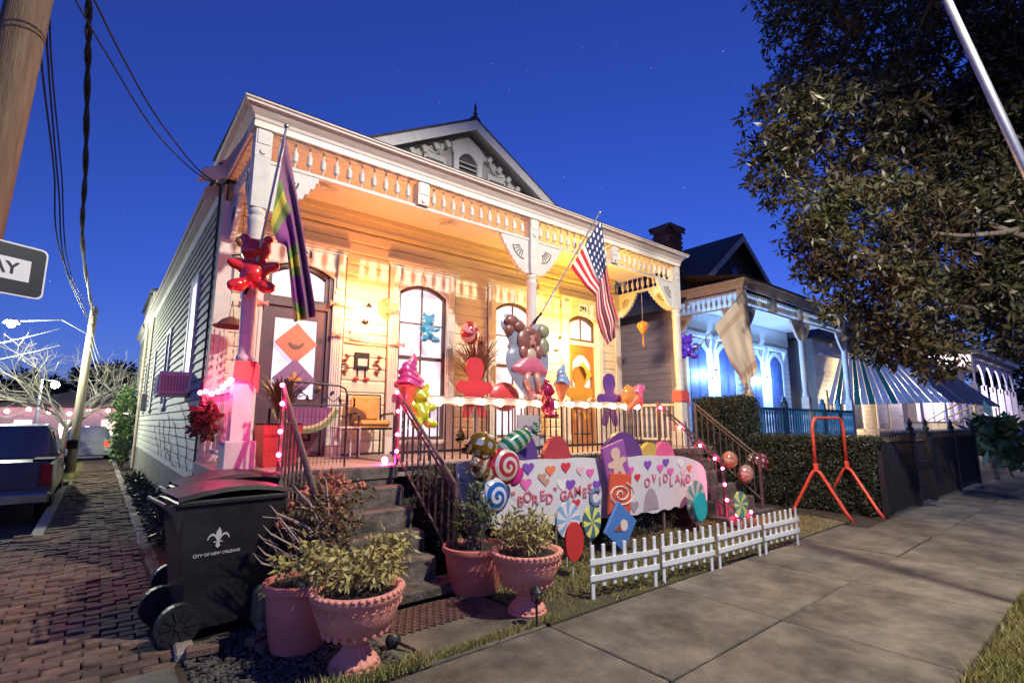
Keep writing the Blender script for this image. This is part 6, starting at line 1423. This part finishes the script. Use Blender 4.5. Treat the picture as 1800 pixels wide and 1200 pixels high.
def loft(secs, name, mat, t, smooth='auto'):
    m = MB(); n = len(secs[0]); 
    for s_ in secs: m.v += s_
    for i in range(len(secs)-1):
        for k in range(n): m.f.append((i*n+k, i*n+(k+1)%n, (i+1)*n+(k+1)%n, (i+1)*n+k))
    m.f.append(tuple(range(n-1,-1,-1))); m.f.append(tuple((len(secs)-1)*n+k for k in range(n)))
    return m.build(name, mat, t, smooth)
def sec(y, hw0, hw1, z0, z1, c=.06):  # rounded box section at y: lower half-width, upper half-width
    return [(-hw0+c,y,z0),(hw0-c,y,z0),(hw0,y,z0+c),(hw0*.5+hw1*.5+.01,y,(z0+z1)/2),(hw1,y,z1-c),(hw1-c,y,z1),(-hw1+c,y,z1),(-hw1,y,z1-c),(-hw0*.5-hw1*.5-.01,y,(z0+z1)/2),(-hw0,y,z0+c)]
def pickup(label, loc, mat):
    t = thing('pickup_truck', label, 'truck', loc, (0,0,0), local=True); W_ = 1.95
    loft([sec(0,.93,.92,.5,1.12,.04), sec(.1,.97,.95,.42,1.14), sec(1.95,.975,.96,.42,1.14), sec(3.8,.975,.96,.42,1.12), sec(4.9,.96,.9,.42,1.05), sec(5.35,.9,.82,.5,.95)], 'body', mat, t)
    loft([sec(1.9,.93,.74,1.1,1.20,.03), sec(2.0,.93,.73,1.1,1.76,.06), sec(2.6,.93,.74,1.1,1.80,.07), sec(3.5,.93,.74,1.1,1.77,.07), sec(4.2,.92,.80,1.05,1.14,.03)], 'cab', mat, t)
    MB().add([(-.62,1.935,1.27),(.62,1.935,1.27),(.58,1.985,1.68),(-.58,1.985,1.68)], [(0,1,2,3)]).build('rear_window', GLASSD, t)
    for s_ in (-1, 1):
        for (y0, y1) in ((2.12,2.72),(2.8,3.6)): MB().add([(s_*.918,y0,1.2),(s_*.918,y1,1.2),(s_*.795,y1-.05,1.66),(s_*.795,y0+.03,1.66)], [(0,1,2,3)]).build('side_window', GLASSD, t)
        MB().bbox(*sorted((s_*.80, s_*.955)), -.02, .12, .70, 1.08, .02).build('tail_light', TAILR, t)
        MB().bbox(*sorted((s_*.98, s_*1.2)), 3.45, 3.58, 1.2, 1.42, .03).build('mirror', TYRE, t); MB().box(*sorted((s_*.965, s_*.985)), 2.5, 2.62, 1.02, 1.05).build('door_handle', CHROME, t)
        MB().box(*sorted((s_*.66,s_*.96)), .1, 1.9, 1.14, 1.17).build('bed_rail', TYRE, t)
    MB().bbox(-.78,.78,-.02,.01,.66,1.13,.01).build('tailgate', mat, t); MB().box(-.1,.1,-.035,-.021,.98,1.03).build('tailgate_handle', TYRE, t)
    MB().bbox(-.96,.96,-.16,.05,.40,.60,.03).build('rear_bumper', CHROME, t); MB().box(-.16,.16,-.168,-.161,.45,.56).build('licence_plate', SGW, t); MB().bbox(-.9,.9,5.3,5.45,.4,.62,.03).build('front_bumper', CHROME, t)
    wheels(t, W_, (1.0, 4.35)); return t
def suv(label, loc, mat, lights=False):
    t = thing('parked_car', label, 'car', loc, (0,0,0), group='cars parked on the side street', local=True)
    loft([sec(0,.84,.82,.4,.98,.05), sec(.12,.9,.87,.3,1.0), sec(2.4,.91,.88,.3,.98), sec(3.9,.9,.84,.3,.9), sec(4.5,.82,.72,.38,.8)], 'body', mat, t)
    loft([sec(.06,.84,.66,.97,1.1,.03), sec(.4,.84,.64,.97,1.58,.06), sec(1.6,.86,.66,.97,1.64,.07), sec(2.6,.85,.66,.95,1.58,.06), sec(3.5,.82,.72,.88,.98,.02)], 'cabin', mat, t)
    MB().add([(-.58,.10,1.12),(.58,.10,1.12),(.52,.345,1.5),(-.52,.345,1.5)], [(0,1,2,3)]).build('rear_window', GLASSD, t)
    for s_ in (-1, 1):
        for (y0, y1) in ((.6,1.4),(1.5,2.5)): MB().add([(s_*.842,y0,1.05),(s_*.842,y1,1.05),(s_*.71,y1-.1,1.5),(s_*.71,y0+.08,1.5)], [(0,1,2,3)]).build('side_window', GLASSD, t)
        MB().bbox(*sorted((s_*.62, s_*.86)), -.03, .1, .72, .96, .02).build('tail_light', EM('lit tail lamp', (1,.05,.03), 1.5) if lights else TAILR, t)
    MB().bbox(-.88,.88,-.09,.08,.34,.56,.03).build('rear_bumper', mat, t); MB().box(-.17,.17,-.035,-.005,.66,.76).build('licence_plate', SGW, t)
    wheels(t, 1.82, (.85, 3.6), .34); return t
pickup('dark blue grey pickup truck parked by the brick path', (-1.52, 12.7, -.25), M('blue grey car paint', (.055,.06,.10), .28, .1, 3, coat=.6))
suv('dark car parked ahead of the pickup truck', (-1.74, 19.0, -.25), M('black car paint', (.02,.02,.022), .25, .1, 3, coat=.6))
suv('pale silver car beyond the slim pole with lit tail lamps', (-.30, 30.2, -.25), M('silver car paint', (.5,.48,.48), .3, .1, 3, coat=.5), True)
suv('dim blue car far down the side street', (1.6, 38, -.25), M('blue car paint', (.10,.16,.28), .3, .1, 3, coat=.5))
sheet('cross_street', -1.32, 60, 28.5, 36, -.246, ASPH)
# ================================================================== vegetation
LEAFT = M('tree leaf', (.058,.072,.026), .45, .5, .9, col2=(.052,.027,.017), big=(.6,.5))
BARK = M('bark', (.14,.11,.09), .9, .35, 6, .7, stretch=(3,3,1))
tr_ = thing('street_tree', 'large broad leaved evergreen tree hanging over the pavement and awning', 'tree', (15.4,.35,0))
def at(px, py, dist): return CAMP+ray(px, py)*dist
lobes = [((1400,215),9.2,.95),((1345,285),9.2,.55),((1480,70),9.5,1.35),((1500,240),10.2,1.35),((1420,360),9.6,.75),((1440,440),9.8,.75),((1530,400),9.4,1.15),((1520,500),9.2,.85),((1600,540),8.8,.95),((1645,625),8.2,.42),((1560,610),9.2,.5),
         ((1640,120),10.5,1.7),((1620,300),11,1.7),((1660,430),10,1.2),((1740,250),10.5,1.8),((1760,80),10,1.7),((1720,520),9.6,1.0),((1785,430),9,1.2),((1790,560),8.6,.75),((1880,300),9.5,2.0),((1900,520),9.5,1.6),((1950,60),10,2.2),((1560,-120),10.5,1.9),((1750,-180),11,2.2),((1420,-60),10.5,1.1),((2000,260),12,2.2)]
C = []
for (pp, ds, r_) in lobes:
    c = at(*pp, ds); n = int(380*r_**2.1)+30; d_ = rng.normal(size=(n,3)); d_ /= np.linalg.norm(d_,axis=1)[:,None]; rad = r_*(.35+.75*rng.random((n,1))**.5)
    C.append(np.array(c)+d_*rad*np.array([1,1,.85]))
C = np.concatenate(C); nzv = np.sin(C[:,0]*2.3+1)*np.sin(C[:,1]*2.7)*np.sin(C[:,2]*2.1+.5); C = C[nzv > -.16]
V, Q = leaves(C, 9, .15, .05, .05, .1); V -= np.array([15.4,.35,0]); o = bpy.data.objects.new('crown', npmesh('crown', V, Q, LEAFT)); COL.objects.link(o); o.parent = tr_
tb = Vector((15.4,.35,0)); fk = Vector((15.0,.5,3.6))
MB().tube([tb, tb+Vector((.05,.1,1.5)), fk], [.36,.28,.24], 14).build('trunk', BARK, tr_, True); m = MB()
for i, (pp, ds, r_) in enumerate(lobes):
    if r_ < 1.1: continue
    c = at(*pp, ds); mid = fk.lerp(c, .5)+Vector((random.gauss(0,.2),random.gauss(0,.2),.35)); m.tube([fk, fk.lerp(mid,.5)+Vector((0,0,.2)), mid, mid.lerp(c,.55)+Vector((random.gauss(0,.15),0,0)), c], [.09,.07,.05,.03,.012], 7)
    for k in range(4): e = c+Vector((random.gauss(0,.5),random.gauss(0,.5),random.gauss(0,.4)))*r_; m.tube([mid.lerp(c,.6), (mid.lerp(c,.6)+e)/2+Vector((0,0,.1)), e], [.03,.02,.006], 5)
for pts in ([(1830,395,8.6),(1760,410,8.6),(1690,415,8.8),(1600,405,9.2)],[(1830,425,8.4),(1740,395,8.8),(1660,385,9.4)],[(1700,540,8.6),(1640,545,8.6),(1600,550,8.8)]): m.tube([at(a,b,c) for a,b,c in pts], [.06,.05,.04,.02][:len(pts)], 8)
m.build('limbs', BARK, tr_, True)
# bare lit tree on the side street
bt = thing('bare_tree', 'bare many branched tree lit white by the street lamp', 'tree', (-.95,25.2,-.05)); m = MB()
def grow(p, d_, L, r_, lv):
    e = p+d_*L; q = (p+e)/2+Vector((random.gauss(0,.05),random.gauss(0,.05),random.gauss(0,.04)))*L; m.tube([p,q,e], [r_,r_*.85,r_*.7], 5 if lv < 3 else 3, False)
    if lv >= 6: return
    for k in range(3 if lv < 4 else 2):
        dd = (d_+Vector((random.gauss(0,.55),random.gauss(0,.55),random.gauss(.08,.35)))).normalized(); grow(e if k < 2 else q, dd, L*random.uniform(.62,.9), r_*.62, lv+1)
MB().tube([(-.95,25.2,-.05),(-.93,25.2,.8),(-.9,25.2,1.4)], [.11,.09,.08], 10).build('trunk', BARK, bt, True)
for k in range(6): a = k*PI/3; grow(Vector((-.9,25.2,1.35)), Vector((math.cos(a)*.8,math.sin(a)*.8,.75)).normalized(), 1.25, .05, 1)
m.build('branches', M('lamp lit bare bark', (.34,.31,.26), .85, .3, 6), bt)  # lamp light on the branches is put into this paler bark colour
DKLF = M('dark far leaf', (.020,.026,.022), .8, .4, 1)
for i, (px, py, ds, r_, lb) in enumerate(((25,700,60,5.5,'dark tree mass behind the pickup truck'),(95,690,66,5,'dark round tree far behind the bare tree'),(165,680,62,4.2,'dark tall tree rising right of the slim pole'),(215,690,70,5,'dark tree hidden by the house corner'),(-60,690,55,5.5,'dark tree at the far left of the street'),(1830,690,75,6,'dark tree beyond the far arcaded house'),(1740,640,90,6,'dark tree between the far roofs'))):
    c = at(px, py, ds); t = thing('far_tree', lb, 'tree', (c.x,c.y,-.3), group='dark trees in the distance'); Cn = np.concatenate([blob((c.x+random.gauss(0,r_*.35), c.y+random.gauss(0,r_*.3), c.z-r_*.15+random.gauss(0,r_*.25)), (r_*.5,r_*.5,r_*.45), 260) for _ in range(6)]); V, Q = leaves(Cn, 4, .55, .3, .5); V -= np.array([c.x,c.y,-.3]); o = bpy.data.objects.new('crown', npmesh('crown', V, Q, DKLF)); COL.objects.link(o); o.parent = t
    MB().tube([(c.x,c.y,-.3),(c.x,c.y,c.z)], [.4,.2], 8).build('trunk', BARK, t)
fb = thing('far_house', 'low pale far house with pink party lights past the parked cars', 'house', (3,52,-.3)); MB().box(-6,9,50,58,-.3,2.6).build('wall', M('far pale wall', (.5,.4,.42), .8), fb); MB().prism([(-6.6,2.6),(9.6,2.6),(1.5,4.6)], 49.6, 58.4).build('roof', DARK, fb)
for k in range(5): MB().box(-4.6+k*2.4,-3.7+k*2.4,49.95,49.999,.4,1.7).build('window', EM('far lit window', (1,.62,.55), 2.2), fb)
t = thing('bulb_string', 'far off pink bulbs strung along the low house', 'string lights', (1,49.5,2.2)); fm = MB().sphere((0,0,0), .14, 8, 6).mesh('bulb', EM('far pink bulb', (1,.45,.5), 14))
for k in range(12): piece('bulb', fm, t, (-5+k*1.1, 49.4, 2.3+.15*math.sin(k*1.7)))
plant('side_shrub', 'upright green shrub at the end of the side wall', blob((.75,22.5,1.5),(.5,.9,1.4),260), .16,.07,.1, 6, M('lit shrub leaf', (.12,.20,.06), .55, .4, 2), cat='shrub', loc=(.75,22.5,0), stems=20)
plant('ground_cover', 'dark strap leaved ground cover along the foot of the side wall', np.concatenate([blob((.86,8+k*.55,.16),(.12,.3,.14),26) for k in range(16)]), .16,.035,.08, 5, M('dark cover leaf', (.03,.045,.025), .4, .4, 3), loc=(.86,12,0))
plant('broad_leaf_plant', 'broad leaved green plant at the end of the sheet metal fence', blob((19.6,2.75,1.25),(.7,.5,.5),60), .42,.24,.15, 4, M('broad leaf', (.08,.14,.05), .45, .3, 2), loc=(19.6,2.75,0), stems=16)
plant('broad_leaf_plant', 'lower potted green plant past the sheet metal fence', blob((21,2.6,.7),(.8,.4,.4),50), .35,.18,.15, 4, MATS['broad leaf'], loc=(21,2.6,0), stems=12)
# vine tracing over the side boards
m = MB()
for s_ in range(7):
    y, z = 8.6+s_*.75, .9; P_ = []
    for k in range(12): P_.append((X0-.028, y, z)); y += random.uniform(-.05,.35); z += random.uniform(-.03,.16)
    m.tube(P_, .006, 4)
o = m.build('climbing_vine', WOODST); tag(o, 'thin bare vine creeping over the grey clapboards', 'vine')
def grass(name, label, regions, n, h, mat):
    Vs = []; 
    for (x0, x1, y0, y1, wgt) in regions:
        k = int(n*wgt); b = np.stack([x0+(x1-x0)*rng.random(k), y0+(y1-y0)*rng.random(k), np.full(k,-.002)],1); 
        keep = (np.sin(b[:,0]*3.1)+np.sin(b[:,1]*4.3+b[:,0])+rng.normal(0,.9,k)) > -.7; b = b[keep]; k = len(b)
        a = rng.random(k)*2*PI; l = h*(.5+rng.random(k)); w_ = .003+.003*rng.random(k); s_ = np.stack([np.cos(a),np.sin(a),np.zeros(k)],1)*w_[:,None]
        tip = b+np.stack([rng.normal(0,.5,k)*l, rng.normal(0,.5,k)*l, l],1); Vs.append(np.stack([b-s_,b+s_,tip],1).reshape(-1,3))
    V = np.concatenate(Vs); o = bpy.data.objects.new(name, npmesh(name, V, np.arange(len(V)).reshape(-1,3), mat)); COL.objects.link(o); tag(o, label, 'grass', kind='stuff'); return o
GRM = M('lawn blade', (.22,.25,.06), .6, .5, 2, col2=(.30,.23,.09))
grass('lawn_grass', 'sparse yellow green grass behind the picket fence', [(3.0,9.6,3.2,4.4,.7),(3.2,7.8,4.4,4.6,.1),(1.95,3.1,3.2,3.3,.05)], 42000, .035, GRM)
grass('verge_grass', 'thick green grass on the verge at the pavement edge', [(3.5,9.5,-.3,.9,1)], 60000, .05, M('verge blade', (.20,.25,.05), .6, .5, 2, col2=(.30,.24,.08)))
grass('edge_weeds', 'tufts of grass beside the gravel and path', [(.6,1.9,3.18,3.34,.2),(.56,1.05,5.4,8.2,.4),(-.66,-.3,18.7,27,.4)], 16000, .06, GRM)
Cl = np.stack([rng.uniform(3.0,9.6,900), np.clip(rng.normal(4.45,.2,900),3.6,4.64), np.full(900,.012)],1); V, Q = leaves(Cl, 3, .06, .03, .06); V[:,2] = np.abs(V[:,2])*.35+.004
o = bpy.data.objects.new('leaf_litter', npmesh('leaf_litter', V, Q, M('dry leaf litter', (.20,.085,.055), .8, .5, 5, col2=(.08,.04,.03)))); COL.objects.link(o); tag(o, 'red brown dead leaves under the banner', 'leaves', kind='stuff')
